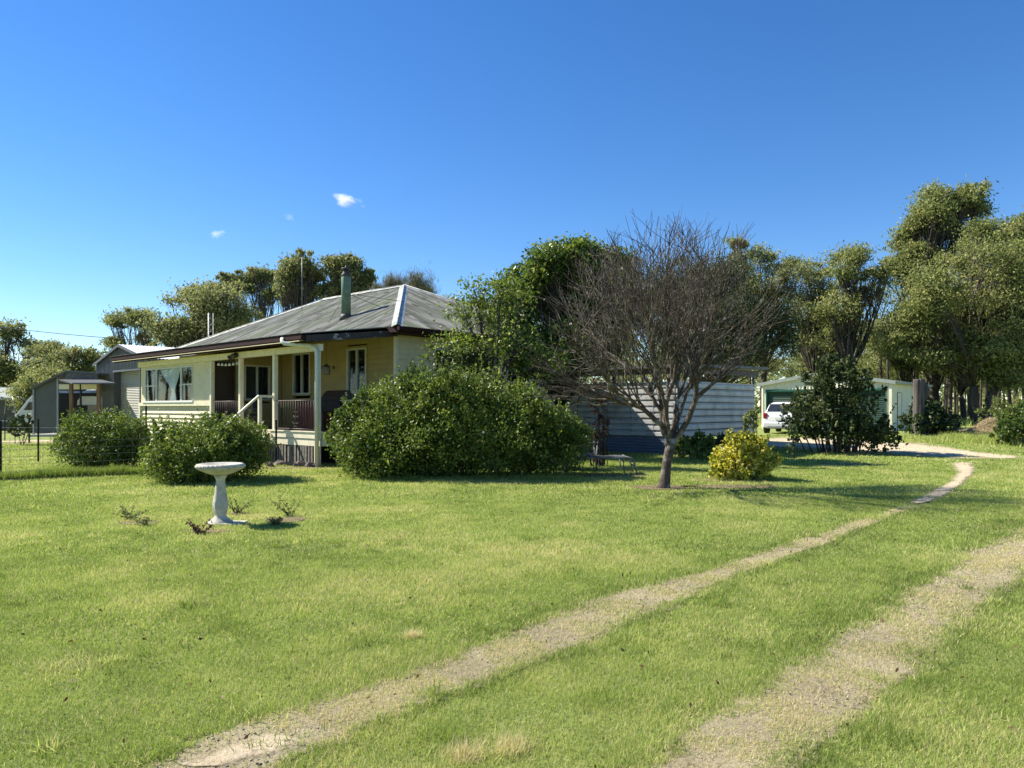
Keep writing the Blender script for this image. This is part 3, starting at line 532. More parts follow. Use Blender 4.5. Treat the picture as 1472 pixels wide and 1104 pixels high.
n_ = 46000; X = -330+760*rng.random(n_); Yd = 175+60*rng.random(n_); hmax = 8+5*vnoise(X, Yd, .04, 31)+3*vnoise(X, Yd, .15, 32); Zd = hmax*rng.random(n_)**.8
Vd, Fd, vd = leafquads(np.stack([X, Yd, Zd], 1), 1.5, .8, (0, 0, -.2), .25+.5*vnoise(X, Zd*3, .09, 33), .15)
tag(np_mesh('distant_wood', Vd, Fd, lm_gum, attr={'var': vd}), kind='stuff')
def shrub(name, base, lobes, label, cat='shrub', leafm=lm_bush, L=.07, wd=.035, dens=2400, stemn=20, group=None, up=(0, 0, .5), shoots=120, flowers=0, stemr=.018, varn=.14, shell=.55, barkm=None, flowm=None):
    """lobes: (centre, radii); leaves fill the outer layer of the union"""
    root = thing(name, base, label, cat, group); C = []
    extra = []
    for c_, r_ in lobes:
        for _ in range(5):
            d = unit(1)[0]; d[2] = d[2]*.5+.35; q = .22+.2*rng.random(); extra.append((np.array(c_)+d*np.array(r_)*(.75+.25*rng.random()), np.array(r_)*q))
    lobes = list(lobes)+[(tuple(c_), tuple(r_)) for c_, r_ in extra if c_[2]-r_[2] > base[2]]
    lc = np.array([l[0] for l in lobes], float); lr = np.array([l[1] for l in lobes], float)
    for c, r in zip(lc, lr):
        K = int(dens*(r[0]*r[1]+r[0]*r[2]+r[1]*r[2])*1.25); nc = max(8, K//44); d = unit(nc); q = shell+(1.10-shell)*rng.random(nc)**.7
        p = c+d*r*q[:, None]; idx = rng.integers(0, nc, K); C.append(p[idx]+rng.normal(0, 1, (K, 3))*np.mean(r)*(.06+.09*rng.random(nc))[idx][:, None])
    C = np.concatenate(C)
    bm = MB(); top = []
    for i in range(shoots):
        j = rng.integers(len(lc)); d = unit(1)[0]; d[2] = abs(d[2])*1.3+.15; d /= np.linalg.norm(d); p = lc[j]+d*lr[j]*.92; e = p+(d*.6+np.array([0, 0, .6]))*(.10+.32*rng.random()**2)*min(1.6, float(np.mean(lr[j]))+.4)
        n = 18; t = rng.random((n, 1)); top.append(p+(e-p)*t+rng.normal(0, .018, (n, 3))); bm.tube([p, e], [stemr*.25, stemr*.1], 3, cap=False)
    if top: C = np.concatenate([C]+top)
    gzb = base[2]; C = C[C[:, 2] > gzb+.02]
    for i in range(stemn):
        j = rng.integers(len(lc)); e = lc[j]+unit(1)[0]*lr[j]*.6; e[2] = max(e[2], gzb+.2); b = np.array(base)+np.array([(e[0]-base[0])*.55+rng.normal()*.05, (e[1]-base[1])*.5+rng.normal()*.05, -.03]); bm.tube(bez(b, e, 5, .05, .06), np.linspace(stemr, stemr*.4, 5), 5, cap=False)
    bm.build('stem', barkm or m_bark, root)
    vb = .42+.55*(vnoise(C[:, 0]+C[:, 2], C[:, 1]+C[:, 2]*.7, 2.6, 21)-.5)
    V, Fq, var = leafquads(C, L, wd, up, vb, varn); np_mesh('foliage', V, Fq, leafm, root, attr={'var': var})
    if flowers:
        for i in range(flowers):
            j = rng.integers(len(lc)); d = unit(1)[0]; d[1] = -abs(d[1]); d[2] = abs(d[2])*.6; d /= np.linalg.norm(d); p = lc[j]+d*lr[j]*1.02
            f = MB(); n = 6
            for a in range(n):
                t = 6.283*a/n; q = p+np.array([math.cos(t), -.3, math.sin(t)])*.032; f.add([p, p+(q-p)*.6+np.array([-.012*math.sin(t), 0, .012*math.cos(t)]), q, p+(q-p)*.6-np.array([-.012*math.sin(t), 0, .012*math.cos(t)])], [(0, 1, 2, 3)])
            f.build('flower', flowm or lm_white, root)
    return root
def sh_at(px, py, Yc=None):
    x, y = unp(px, py); return x, y
# big flowering hedge beside the verandah
Y = 17.3
hl = [((-3.38, 17.4, .95), (.80, .9, .75)), ((-3.1, 17.3, .6), (.95, 1.0, .7)), ((-2.55, 17.5, 1.40), (1.0, 1.1, .85)), ((-1.7, 17.4, 1.6), (1.2, 1.15, .85)), ((-1.9, 17.1, .85), (1.4, 1.3, .95)), ((-.8, 17.4, 1.55), (1.15, 1.1, .85)), ((-.5, 17.1, .85), (1.4, 1.3, .9)), ((.3, 17.4, 1.25), (.95, 1.0, .75)), ((.75, 17.4, .75), (1.0, 1.1, .75)), ((1.05, 17.6, .95), (.6, .8, .5)), ((-2.9, 17.0, .55), (1.0, 1.1, .6))]
shrub('flowering_hedge', (-1.3, 17.4, 0), hl, 'large rounded green hedge with scattered white flowers beside the verandah', 'hedge', L=.070, wd=.036, dens=2500, varn=.2, stemn=60, shoots=420, flowers=26)
shrub('round_shrub', (-6.75, 16.3, 0), [((-6.75, 16.3, .62), (1.15, 1.1, .62)), ((-6.5, 16.3, .85), (.85, .85, .52)), ((-7.2, 16.3, .8), (.62, .7, .5)), ((-6.0, 16.4, .75), (.62, .6, .5)), ((-6.75, 16.2, .35), (1.15, 1.1, .35))], 'rounded green shrub right behind the bird bath', leafm=lm_bush, L=.062, wd=.031, dens=2900, varn=.2, stemn=30, shoots=150)
shrub('round_shrub', (-10.75, 19.5, 0), [((-10.75, 19.5, .68), (1.02, 1.0, .66)), ((-11.1, 19.5, .95), (.62, .7, .5)), ((-10.3, 19.5, .92), (.66, .7, .54)), ((-10.75, 19.4, .38), (1.0, 1.0, .38))], 'rounded green shrub behind the wire mesh, left of the house steps', leafm=lm_bush, L=.064, wd=.032, dens=2700, varn=.2, stemn=30, shoots=130)
# big glossy shrub in front of the garage
Y = 24.3; x0, y0 = unp(1205, 651); g0 = float(gz(x0, y0)); Lb = []
for px, py, rx, ry in [(1200, 560, 44, 34), (1170, 585, 38, 36), (1225, 575, 42, 40), (1250, 610, 36, 34), (1190, 618, 44, 26), (1155, 605, 26, 30), (1205, 532, 28, 24), (1180, 540, 24, 22), (1235, 622, 44, 20), (1262, 628, 28, 18), (1235, 545, 16, 14)]:
    Lb.append((W(px, py, y0+rng.normal()*.3), (rx/F*y0, rx/F*y0*.9, ry/F*y0)))
shrub('glossy_shrub', (x0, y0, g0), Lb, 'tall glossy dark shrub with several stems in front of the garage', leafm=leafmat('glossy_leaves', [(0, (.02, .035, .012)), (.45, (.055, .08, .025)), (.75, (.12, .15, .05)), (1, (.26, .27, .12))], trans=.25, rough=.55, spec=.25), L=.12, wd=.06, dens=520, stemn=34, shoots=90, stemr=.03, shell=.3, varn=.22)
x0, y0 = unp(1070, 690)
shrub('golden_shrub', (x0, y0, 0), [((x0, y0, .42), (.62, .5, .42)), ((x0+.35, y0, .35), (.42, .42, .32)), ((x0-.4, y0, .28), (.42, .42, .28)), ((x0+.02, y0, .72), (.34, .32, .32))], 'yellow leaved shrub at the right of the bare tree', leafm=lm_yellow, L=.08, wd=.045, dens=2400, stemn=24, shoots=90, shell=.3, varn=.3)
x0, y0 = unp(1336, 628); g0 = float(gz(x0, y0))
Y = y0; shrub('dark_shrub', (x0, y0, g0), [(W(1335, 606, Y), (1.0, .9, .72)), (W(1318, 612, Y), (.7, .7, .55)), (W(1355, 612, Y), (.7, .7, .55)), (W(1335, 590, Y), (.6, .6, .5))], 'dark leafy shrub around the foot of the tall stump', leafm=lm_dark, L=.15, wd=.09, dens=520, stemn=14, shoots=40, stemr=.03)
x0, y0 = unp(1464, 640); g0 = float(gz(x0, y0)); Y = y0
shrub('weedy_bush', (x0, y0, g0), [(W(1462, 618, Y), (.7, .8, .6)), (W(1485, 608, Y), (1.0, .9, .8)), (W(1450, 628, Y), (.5, .6, .3))], 'bright green weedy bush at the right edge beside the straw heap', leafm=lm_citrus, L=.12, wd=.08, dens=520, stemn=14, shoots=50)
x0, y0 = unp(1440, 618); Y = y0+4
shrub('weedy_bush', (XZ(1432, Y), Y, .36), [(W(1430, 594, Y), (.9, .8, .7)), (W(1452, 590, Y), (.8, .8, .8))], 'pale green scrub behind the straw heap', leafm=lm_gumlight, L=.14, wd=.06, dens=240, stemn=14, shoots=40)
# small dark plants by the sheet metal wall
for px, py, rr, hh, lab, lm in [(1000, 662, .55, .75, 'leafy green shrub at the foot of the sheet wall, right of the bare trunk', lm_bush), (1035, 660, .5, .65, 'low dark shrub between the sheet wall and the golden shrub', lm_dark), (1055, 668, .5, .5, 'low dark shrub behind the golden shrub', lm_dark), (975, 655, .35, .5, 'small green shrub right behind the bare trunk', lm_bush)]:
    x0, y0 = unp(px, py); g0 = float(gz(x0, y0)); shrub('small_shrub', (x0, y0, g0), [((x0, y0, g0+hh*.5), (rr, rr*.8, hh*.5)), ((x0+.2, y0, g0+hh*.7), (rr*.6, rr*.6, hh*.35))], lab, leafm=lm, L=.09, wd=.045, dens=900, stemn=10, shoots=40)
# stick shrub with leafy head
x0, y0 = unp(1077, 672); g0 = float(gz(x0, y0))
shrub('stemmed_shrub', (x0, y0, g0), [((x0, y0, g0+1.15), (.24, .22, .28)), ((x0+.12, y0, g0+1.42), (.16, .16, .14)), ((x0-.05, y0, g0+.7), (.2, .2, .2))], 'thin upright shrub with a leafy head behind the golden shrub', leafm=lm_gumlight, L=.1, wd=.05, dens=900, stemn=9, shoots=12, stemr=.02)
x0, y0 = unp(1140, 660); g0 = float(gz(x0, y0))
shrub('sapling', (x0, y0, g0), [((x0, y0, g0+.7), (.16, .14, .3)), ((x0-.06, y0, g0+.35), (.12, .12, .2))], 'thin sapling left of the glossy shrub', leafm=lm_gumlight, L=.08, wd=.035, dens=900, stemn=4, shoots=6, stemr=.012)
# see-through young tree in front of the house's right wall
x0, y0 = unp(722, 672); y0 = 20.3; x0 = XZ(722, y0)
airy = lobes_tree
airy('young_tree', (x0, y0, 0), pxlobes(y0, [(690, 420, 30, 24), (720, 415, 28, 20), (665, 445, 28, 18), (745, 430, 24, 26), (700, 455, 40, 24), (650, 490, 34, 18), (690, 500, 44, 24), (745, 490, 34, 28), (620, 505, 18, 14), (780, 520, 34, 24), (660, 525, 34, 16)], .35), 'airy young tree standing before the right wall of the house', leafm=lm_bush, barkm=m_bark, nclump=20, nleaf=17, L=.10, wd=.055, trunk_r=.055, crf=.34, up=(0, 0, .2), fork=.6, inner=.2)
shrub('small_tree', (XZ(650, 19.8), 19.8, 0), [(W(650, 540, 19.8), (.8, .5, .5)), (W(680, 530, 19.8), (.6, .5, .5))], 'dark leafy shrub under the side window of the house', leafm=lm_dark, L=.08, wd=.045, dens=900, stemn=8, shoots=30)
# dry vine on a metal arch by the sheet wall
x0, y0 = XZ(862, 20), 20
vb = shrub('dry_vine', (x0, y0, 0), [((x0, y0, 1.0), (.22, .2, .7)), ((x0-.15, y0, .6), (.2, .2, .4)), ((x0+.05, y0, 1.6), (.2, .2, .35)), ((x0+.1, y0, 2.1), (.35, .3, .25))], 'rust brown dry vine climbing beside the old lounger', 'vine', leafm=lm_rust, L=.07, wd=.04, dens=700, stemn=16, shoots=20, stemr=.022)
# young plant by the left sheds and its stakes
x0, y0 = unp(27, 640); shrub('sapling', (x0, y0, 0), [((x0, y0, .6), (.4, .4, .25)), ((x0+.1, y0, .95), (.5, .45, .3))], 'small bushy sapling on the lawn before the left sheds', leafm=lm_dark, L=.13, wd=.06, dens=420, stemn=6, shoots=20)
# rose cuttings round the bird bath
for px, py, lab in [(187, 748, 'small leafy rose cutting left of the bird bath'), (207, 756, 'tiny rose cutting on bare soil left of the bird bath'), (288, 768, 'reddish rose cutting in front of the bird bath'), (340, 738, 'rose cutting right behind the bird bath stem'), (418, 742, 'widest rose cutting, in the soil patch right of the bird bath'), (395, 756, 'low trailing rose cutting right of the bird bath')]:
    x0, y0 = unp(px, py); s = {207: .5, 395: .5, 288: .8, 418: 1.2}.get(px, 1.0); bm = MB(); C = []
    root = thing('rose_cutting', (x0, y0, 0), lab, 'plant', 'rose cuttings round the bird bath')
    for k in range(9):
        a = rng.random()*6.28; h = s*(.10+.14*rng.random()); sp = s*(.06+.12*rng.random()); P = bez((x0+rng.normal()*.02, y0+rng.normal()*.02, -.01), (x0+math.cos(a)*sp*1.4, y0+math.sin(a)*sp, h), 5, .02, .015); bm.tube(P, np.linspace(.005, .002, 5), 4)
        for q in P[1:]: C.append(q+rng.normal(0, .014, (7, 3)))
    bm.build('stem', m_bark, root); V, Fq, var = leafquads(np.concatenate(C), .034, .02, (0, 0, .3), .45, .25)
    np_mesh('foliage', V, Fq, lm_rust if px == 288 else lm_gumlight, root, attr={'var': var})

# ------------------------------------------------------------------ bare tree
def bare_tree():
    bx, by = unp(957, 702); root = thing('bare_tree', (bx, by, 0), 'leafless spreading tree with a dense dome of grey brown twigs', 'tree')
    tk = MB(); tw = MB(); r2 = np.random.default_rng(3)
    def path(p, d, L, n, wob, trop):
        P = [p]; d = d/np.linalg.norm(d)
        for i in range(n):
            d = d+r2.normal(0, wob, 3)+np.array([0, 0, trop]); d /= np.linalg.norm(d); P.append(P[-1]+d*L/n)
        return P, d
    cc = np.array([bx-.10, by, 2.85]); rad = np.array([2.7, 2.3, 2.02])
    def inside(p): return float((((p-cc)/rad)**2).sum())
    tips = []
    def grow(p, d, L, r, lev):
        if lev >= 3 and r2.random() < min(.85, max(0, (abs(p[0]-bx+(.35 if p[0] < bx else -.1))-.9)/1.5)): return
        n = max(3, int(L/.13)) if lev < 3 else 3
        P, dd = path(p, d, L, n, .17, .04)
        if lev > 1:
            for i, q in enumerate(P):
                if inside(q) > (1.0 if (lev < 4 or abs(q[0]-bx) > 1.1) else 1.28)*(.85+.3*math.sin(q[0]*5.1+q[2]*3.3)**2) and i > 1: P = P[:i+1]; break
        n = len(P)-1; rr = np.linspace(r, r*(.70 if lev < 3 else .5), n+1)
        (tk if lev < 2 else tw).tube(P, rr, 9 if lev < 2 else (5 if lev < 4 else 3), cap=False)
        if lev >= 5: tips.append(P[-1]); return
        if inside(P[-1]) > 1.15: return
        k = {2: 3, 3: 3, 4: 2}[lev]
        for c in range(k):
            i = n if c == 0 else int(r2.integers(max(1, int(n*.3)), n+1)); q = P[i]; tdir = P[i]-P[i-1]; tdir /= np.linalg.norm(tdir)
            side = r2.normal(0, 1, 3); side -= tdir*np.dot(side, tdir); side /= np.linalg.norm(side)
            ang = (.28+.5*r2.random()) if c else .12
            out = q-np.array([bx, by, .9]); out /= np.linalg.norm(out)+1e-6
            nd = tdir*math.cos(ang)+side*math.sin(ang)+out*.22
            grow(q, nd, L*(.62+.38*r2.random()), max(.0066, rr[i]*(.66 if c else .88)*(.85+.2*r2.random())), lev+1)
    def pxl(L, d1, d0=0.0):
        n_ = len(L); return [np.array(W(px, py, by+d0+(d1-d0)*(k/(n_-1))**1.2)) for k, (px, py) in enumerate(L)]
    tk.tube([np.array(p) for p in ((bx-.05, by, -.05), (bx-.03, by, .06), (bx, by, .30), (bx+.03, by, .55), (bx+.10, by, .86), (bx+.12, by, 1.0))], [.17, .118, .098, .092, .10, .085], 14)
    tk.tube([W(966, 640, by), W(974, 628, by-.03), W(977, 622, by-.05)], [.05, .045, .04], 8)
    LIMBS = [([(959, 640), (954, 613), (937, 599), (921, 586), (896, 579), (867, 570), (830, 552), (794, 532)], -.3, .062),
             ([(958, 625), (950, 592), (937, 570), (928, 545), (917, 516), (903, 490), (878, 452)], .6, .050),
             ([(960, 640), (956, 600), (957, 574), (969, 545), (972, 523), (960, 483), (955, 440), (958, 395)], -.5, .066),
             ([(956, 600), (943, 552), (943, 523), (936, 483), (921, 430)], 1.0, .040),
             ([(966, 640), (986, 610), (999, 581), (1002, 560), (1000, 541), (1004, 508), (1020, 470), (1035, 430)], -.6, .064),
             ([(1000, 575), (1023, 552), (1045, 523), (1068, 494), (1092, 465)], .3, .040),
             ([(966, 635), (970, 595), (977, 566), (990, 537), (994, 508), (990, 455)], .9, .044),
             ([(962, 640), (958, 590), (948, 550), (938, 495), (930, 440)], -1.4, .042),
             ([(968, 630), (985, 570), (1000, 510), (1008, 450)], 1.6, .044),
             ([(950, 612), (915, 580), (870, 545), (830, 500)], -1.3, .036),
             ([(1002, 570), (1040, 540), (1075, 500)], 1.2, .034),
             ([(937, 570), (900, 530), (860, 490), (830, 450)], 1.3, .036),
             ([(896, 579), (860, 582), (820, 575), (785, 566)], -.8, .022)]
    for L, dY, r in LIMBS:
        P = pxl(L, dY); n_ = len(P); m_ = n_*3; t = np.linspace(0, n_-1, m_); P = np.array(P); P = np.stack([np.interp(t, range(n_), P[:, c]) for c in range(3)], 1); P[1:-1] = (P[:-2]+P[1:-1]*2+P[2:])/4; P[1:-1] += r2.normal(0, .012, P[1:-1].shape)
        rr = r*(1-.74*np.linspace(0, 1, m_)); tk.tube(P, rr, 8, cap=False)
        Lm = np.linalg.norm(np.diff(P, axis=0), axis=1).sum(); ns = max(4, int(Lm/.21))
        for k in range(ns+2):
            q = .34+.66*min(1, (k+r2.random()*.6)/ns); a = min(m_-1, int(q*(m_-1))); tn = P[a]-P[a-1]; tn /= np.linalg.norm(tn)
            sd = r2.normal(0, 1, 3); sd -= tn*np.dot(sd, tn); sd /= np.linalg.norm(sd); out = P[a]-np.array([bx, by, 1.3]); out /= np.linalg.norm(out)
            nd = tn*.75+sd*.55+out*.35+np.array([0, 0, .22]); grow(P[a], nd, .70+.40*r2.random(), max(.008, rr[a]*.55), 2)
        grow(P[-1], P[-1]-P[-3], .7, rr[-1]*.9, 2); grow(P[-1], P[-1]-P[-3]+r2.normal(0, .1, 3), .8, rr[-1]*.8, 2)
    tk.build('trunk', m_barebark, root); tw.build('branches', m_barebark, root)
    print('bare tree faces', len(tw.f))
bare_tree()

# ------------------------------------------------------------------ house
ua = R(137.5); U2 = np.array([math.cos(ua), math.sin(ua)]); V2 = np.array([math.sin(ua), -math.cos(ua)]); O2 = np.array([-5.2, 19.8])
def H(s, t, z):
    p = O2+U2*s+V2*t; return np.array([p[0], p[1], z])
u3 = np.array([U2[0], U2[1], 0]); v3 = np.array([V2[0], V2[1], 0]); z3 = np.array([0, 0, 1.])
def hbox(mb, s0, s1, t0, t1, z0, z1, f=None):
    f = f or H; return mb.box(f((s0+s1)/2, (t0+t1)/2, (z0+z1)/2), (abs(s1-s0), abs(t1-t0), z1-z0), u3, v3, z3)
house = thing('weatherboard_house', tuple(H(6, 5, 0)), 'cream weatherboard house with a weathered iron hip roof and front verandah', 'house')
FL = .93; T0 = 2.66; S1 = 14.6; T1w = T0+8.2; ZT = 3.80
def boards(mb, a0, a1, along, fixed, z0, z1, out, openings=(), bh=.165, lap=.022):
    """lapped boards from a0 to a1; along='s' or 't'; out=+1/-1 outward side"""
    z = z0
    while z < z1-.001:
        zt = min(z+bh, z1); cuts = [(a0, a1)]
        for (o0, o1, oz0, oz1) in openings:
            if zt > oz0+.01 and z < oz1-.01:
                nc = []
                for c0, c1 in cuts:
                    if o1 <= c0 or o0 >= c1: nc.append((c0, c1)); continue
                    if o0 > c0: nc.append((c0, o0))
                    if o1 < c1: nc.append((o1, c1))
                cuts = nc
        for c0, c1 in cuts:
            P = []
            for (d, zz) in [(lap+.012, z), (.004, zt), (-.10, zt), (-.10, z)]:
                P.append(H(c0, fixed+out*d, zz) if along == 's' else H(fixed+out*d, c0, zz))
            off = (u3 if along == 's' else v3)*(c1-c0); mb.prism(P, off)
        z = zt
WIN = [(1.43, 2.44, 2.05, 3.45), (4.55, 5.64, 2.05, 3.45)]
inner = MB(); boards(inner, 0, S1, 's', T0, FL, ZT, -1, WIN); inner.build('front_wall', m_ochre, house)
side = MB(); boards(side, T0, T1w, 't', 0, .55, ZT, -1, [(4.13, 5.04, 2.3, 3.44), (7.4, 8.6, 2.0, 3.3)]); side.build('side_wall', m_cream, house)
b = MB(); boards(b, 0, S1, 's', T1w, .55, ZT, 1); boards(b, T0, T1w, 't', S1, .55, ZT, 1); b.build('rear_wall', m_cream, house)
b = MB(); hbox(b, -.03, .07, T0-.05, T0+.05, .5, ZT); hbox(b, S1-.05, S1+.05, T0-.05, T0+.05, .5, ZT); b.build('corner_trim', m_creamtrim, house)
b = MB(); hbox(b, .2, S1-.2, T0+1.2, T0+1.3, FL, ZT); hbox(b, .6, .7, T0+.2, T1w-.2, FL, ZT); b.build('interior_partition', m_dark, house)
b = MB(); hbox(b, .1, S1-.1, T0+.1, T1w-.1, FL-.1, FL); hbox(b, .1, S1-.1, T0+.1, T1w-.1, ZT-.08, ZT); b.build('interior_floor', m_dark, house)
def window(fn, axis, a0, a1, z0, z1, depthfix, out, mull=1, fm=None, sill=True, trim=None):
    fm = fm or m_frame; fr = MB(); w_ = .05
    def bx(mb, p0, p1, q0, q1, d0, d1):
        if axis == 's': hbox(mb, p0, p1, depthfix+out*d0, depthfix+out*d1, q0, q1)
        else: hbox(mb, depthfix+out*d0, depthfix+out*d1, p0, p1, q0, q1)
    bx(fr, a0, a1, z0, z0+w_, -.06, .045); bx(fr, a0, a1, z1-w_, z1, -.06, .045); bx(fr, a0, a0+w_, z0+w_, z1-w_, -.06, .045); bx(fr, a1-w_, a1, z0+w_, z1-w_, -.06, .045)
    for k in range(mull):
        c = a0+(a1-a0)*(k+1)/(mull+1) if not hasattr(mull, '__len__') else 0; bx(fr, c-.025, c+.025, z0+w_, z1-w_, -.045, .04)
    o = fr.build('window', fm, house)
    g = MB(); bx(g, a0+w_, a1-w_, z0+w_, z1-w_, -.015, -.009); g.build('pane', m_glass, o)
    if sill:
        s_ = MB(); bx(s_, a0-.06, a1+.06, z0-.05, z0-.002, -.05, .09); bx(s_, a0-.07, a0-.002, z0, z1+.07, -.05, .035); bx(s_, a1+.002, a1+.07, z0, z1+.07, -.05, .035); bx(s_, a0, a1, z1+.002, z1+.07, -.05, .035); s_.build('sill', trim or m_creamtrim, o)
    return o
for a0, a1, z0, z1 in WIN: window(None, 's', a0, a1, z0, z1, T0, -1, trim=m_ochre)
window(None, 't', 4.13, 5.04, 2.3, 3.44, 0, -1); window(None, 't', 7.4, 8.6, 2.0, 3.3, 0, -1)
# blue curtain glimpsed in second window
# enclosed sunroom
SR0, SR1, TF = 6.35, 12.15, .10
b = MB()
hbox(b, SR0, SR1, TF+.001, TF+.08, 1.66, 1.78); hbox(b, SR0, 7.72, TF+.002, TF+.08, 1.78, 3.12); hbox(b, 11.72, SR1, TF+.002, TF+.08, 1.78, 3.12); hbox(b, 7.72, 11.72, TF+.002, TF+.08, 3.04, 3.12)
b.build('sunroom_panel', m_cream, house)
b = MB(); boards(b, SR0-.0, SR1, 's', TF+.06, .50, 1.66, -1, bh=.15, lap=.055); boards(b, TF+.1, T0-.05, 't', SR1, .5, 3.1, 1); b.build('sunroom_boards', m_cream, house)
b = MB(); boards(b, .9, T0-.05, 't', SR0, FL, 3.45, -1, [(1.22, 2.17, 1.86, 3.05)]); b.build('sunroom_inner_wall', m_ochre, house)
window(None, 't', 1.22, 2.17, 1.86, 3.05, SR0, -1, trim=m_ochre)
b = MB(); hbox(b, SR0-.12, SR1+.12, TF-.06, TF-.005, 1.665, 1.785); hbox(b, SR1-.02, SR1+.10, TF-.05, TF+.05, .45, 1.66); hbox(b, SR0-.10, SR0+.0, TF-.04, TF+.06, .5, 1.66); b.build('sunroom_trim', m_creamtrim, house)
SW = [(7.72, 8.62), (8.62, 10.72), (10.72, 11.72)]
for k, (a0, a1) in enumerate(SW):
    fr = MB(); z0, z1 = 1.80, 3.04; wf = .05
    for (p0, p1, q0, q1) in [(a0, a1, z0, z0+wf), (a0, a1, z1-wf, z1), (a0, a0+wf, z0+wf, z1-wf), (a1-wf, a1, z0+wf, z1-wf)]+([(a0+wf, a1-wf, 2.38, 2.42)] if k != 1 else []): hbox(fr, p0, p1, TF-.02, TF+.04, q0, q1)
    o = fr.build('window', m_frame, house); g = MB(); hbox(g, a0+wf, a1-wf, TF+.008, TF+.014, z0+wf, z1-wf); g.build('pane', m_glass, o)
    if k == 0: s_ = MB(); hbox(s_, 7.6, 11.84, TF-.09, TF-.021, 1.786, 1.83); s_.build('sill', m_white, o)
b = MB(); hbox(b, SR0+.05, SR1-.12, 1.9, 1.95, FL, 3.1); hbox(b, SR1-.16, SR1-.122, TF+.12, 1.89, FL, 3.1); hbox(b, SR0+.05, SR0+.08, TF+.12, 1.89, FL, 3.1); hbox(b, SR0+.09, SR1-.17, TF+.12, 1.89, FL+.001, FL+.02); hbox(b, SR0+.09, SR1-.17, TF+.12, 1.89, 3.11, 3.12); b.build('sunroom_dark_box', m_dimlining, house)  # dark box added inside the sunroom so its panes look dark
# tied lace curtain
cv = []; cf = []; nS, nZ = 60, 26
for j in range(nZ):
    q = j/(nZ-1); z = 3.0-q*1.18
    if q < .62: k = q/.62; wl = 1.55*(1-k)**.8+.12; cx = 9.75-.25*k
    else: k = (q-.62)/.38; wl = .12+.42*k; cx = 9.5
    for i in range(nS):
        a = i/(nS-1)-.5; cv.append(H(cx+a*wl, .19+.03*math.sin(i*1.25+q*2)*(.4+wl*.5), z))
for j in range(nZ-1):
    for i in range(nS-1): cf.append((j*nS+i, j*nS+i+1, (j+1)*nS+i+1, (j+1)*nS+i))
np_mesh('curtain', cv, cf, m_curtain, house, smooth=True)
b = MB(); b.tube([H(9.40, .17, 2.30), H(9.5, .155, 2.25), H(9.60, .17, 2.30)], .035, 8); b.build('curtain_tie', m_curtain, house)
# verandah
b = MB(); hbox(b, 0, 6.35, .12, T0-.03, FL-.08, FL); hbox(b, 6.35, SR1, .2, T0-.03, FL-.08, FL-.002); b.build('verandah_floor', m_floor, house)
b = MB(); hbox(b, -.02, 6.2, .02, .10, .76, FL-.0); b.add([], []); hbox(b, -.02, 6.2, .045, .10, .56, .745); hbox(b, -.04, 6.2, -.01, .12, FL+.001, FL+.03)
hbox(b, -.04, .03, .12, T0-.06, .56, FL); b.build('floor_band', m_creamtrim, house)
for s in (.12, 2.33, 4.35, 6.28):
    b = MB(); hbox(b, s-.06, s+.06, .02, .14, FL+.03, 3.12); b.build('post', m_creamtrim, house, bevel=.006)
b = MB(); hbox(b, .05, .18, .0, .13, 0, .558); b.build('post', m_creamtrim, house)
for s in (2.3, 4.4, 8, 10.2, 12):
    b = MB(); hbox(b, s-.07, s+.07, .2, .34, 0, FL-.08); b.build('stump_post', m_slat, house)
b = MB(); hbox(b, -.05, SR1+.05, .0, .14, 3.125, 3.31); b.build('verandah_beam', m_creamtrim, house)
b = MB(); b.prism([H(-.05, -.59, 3.34), H(-.05, -.59, 3.36), H(-.05, T0-.06, 3.84), H(-.05, T0-.06, 3.82)], u3*(SR1+1.0)); b.build('soffit', m_soffit, house)
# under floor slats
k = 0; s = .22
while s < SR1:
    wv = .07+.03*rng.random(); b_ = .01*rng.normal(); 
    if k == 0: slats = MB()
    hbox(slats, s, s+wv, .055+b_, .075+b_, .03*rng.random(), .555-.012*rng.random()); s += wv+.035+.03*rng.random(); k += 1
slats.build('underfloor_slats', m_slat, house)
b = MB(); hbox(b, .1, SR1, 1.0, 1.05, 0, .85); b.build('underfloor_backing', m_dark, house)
# railings
def railing(s0, s1, z0=.98, z1=1.80):
    r = MB(); r.tube([H(s0, .08, z1), H(s1, .08, z1)], .014, 6); r.tube([H(s0, .08, z0+.03), H(s1, .08, z0+.03)], .012, 6); n = int(abs(s1-s0)/.125)
    for i in range(1, n):
        q = s0+(s1-s0)*i/n; r.tube([H(q, .08, z0+.03), H(q, .08, z1)], .008, 5)
    m = (s0+s1)/2
    for sg in (-1, 1):
        for rr, zc in ((.10, 1.25), (.065, 1.42), (.05, 1.12)):
            r.tube([H(m+sg*rr*(1-math.cos(t))*.9, .08, zc+rr*math.sin(t)) for t in np.linspace(-2.6, 2.6, 12)], .006, 4)
    r.tube([H(m, .08, z0-.03), H(m, .08, z1)], .011, 5)
    r.build('railing', M_rail, house)
M_rail = M('rail_metal', (.05, .035, .03), (.10, .07, .06), rough=.5, scale=10)
railing(.20, 2.26); railing(4.42, 6.2)
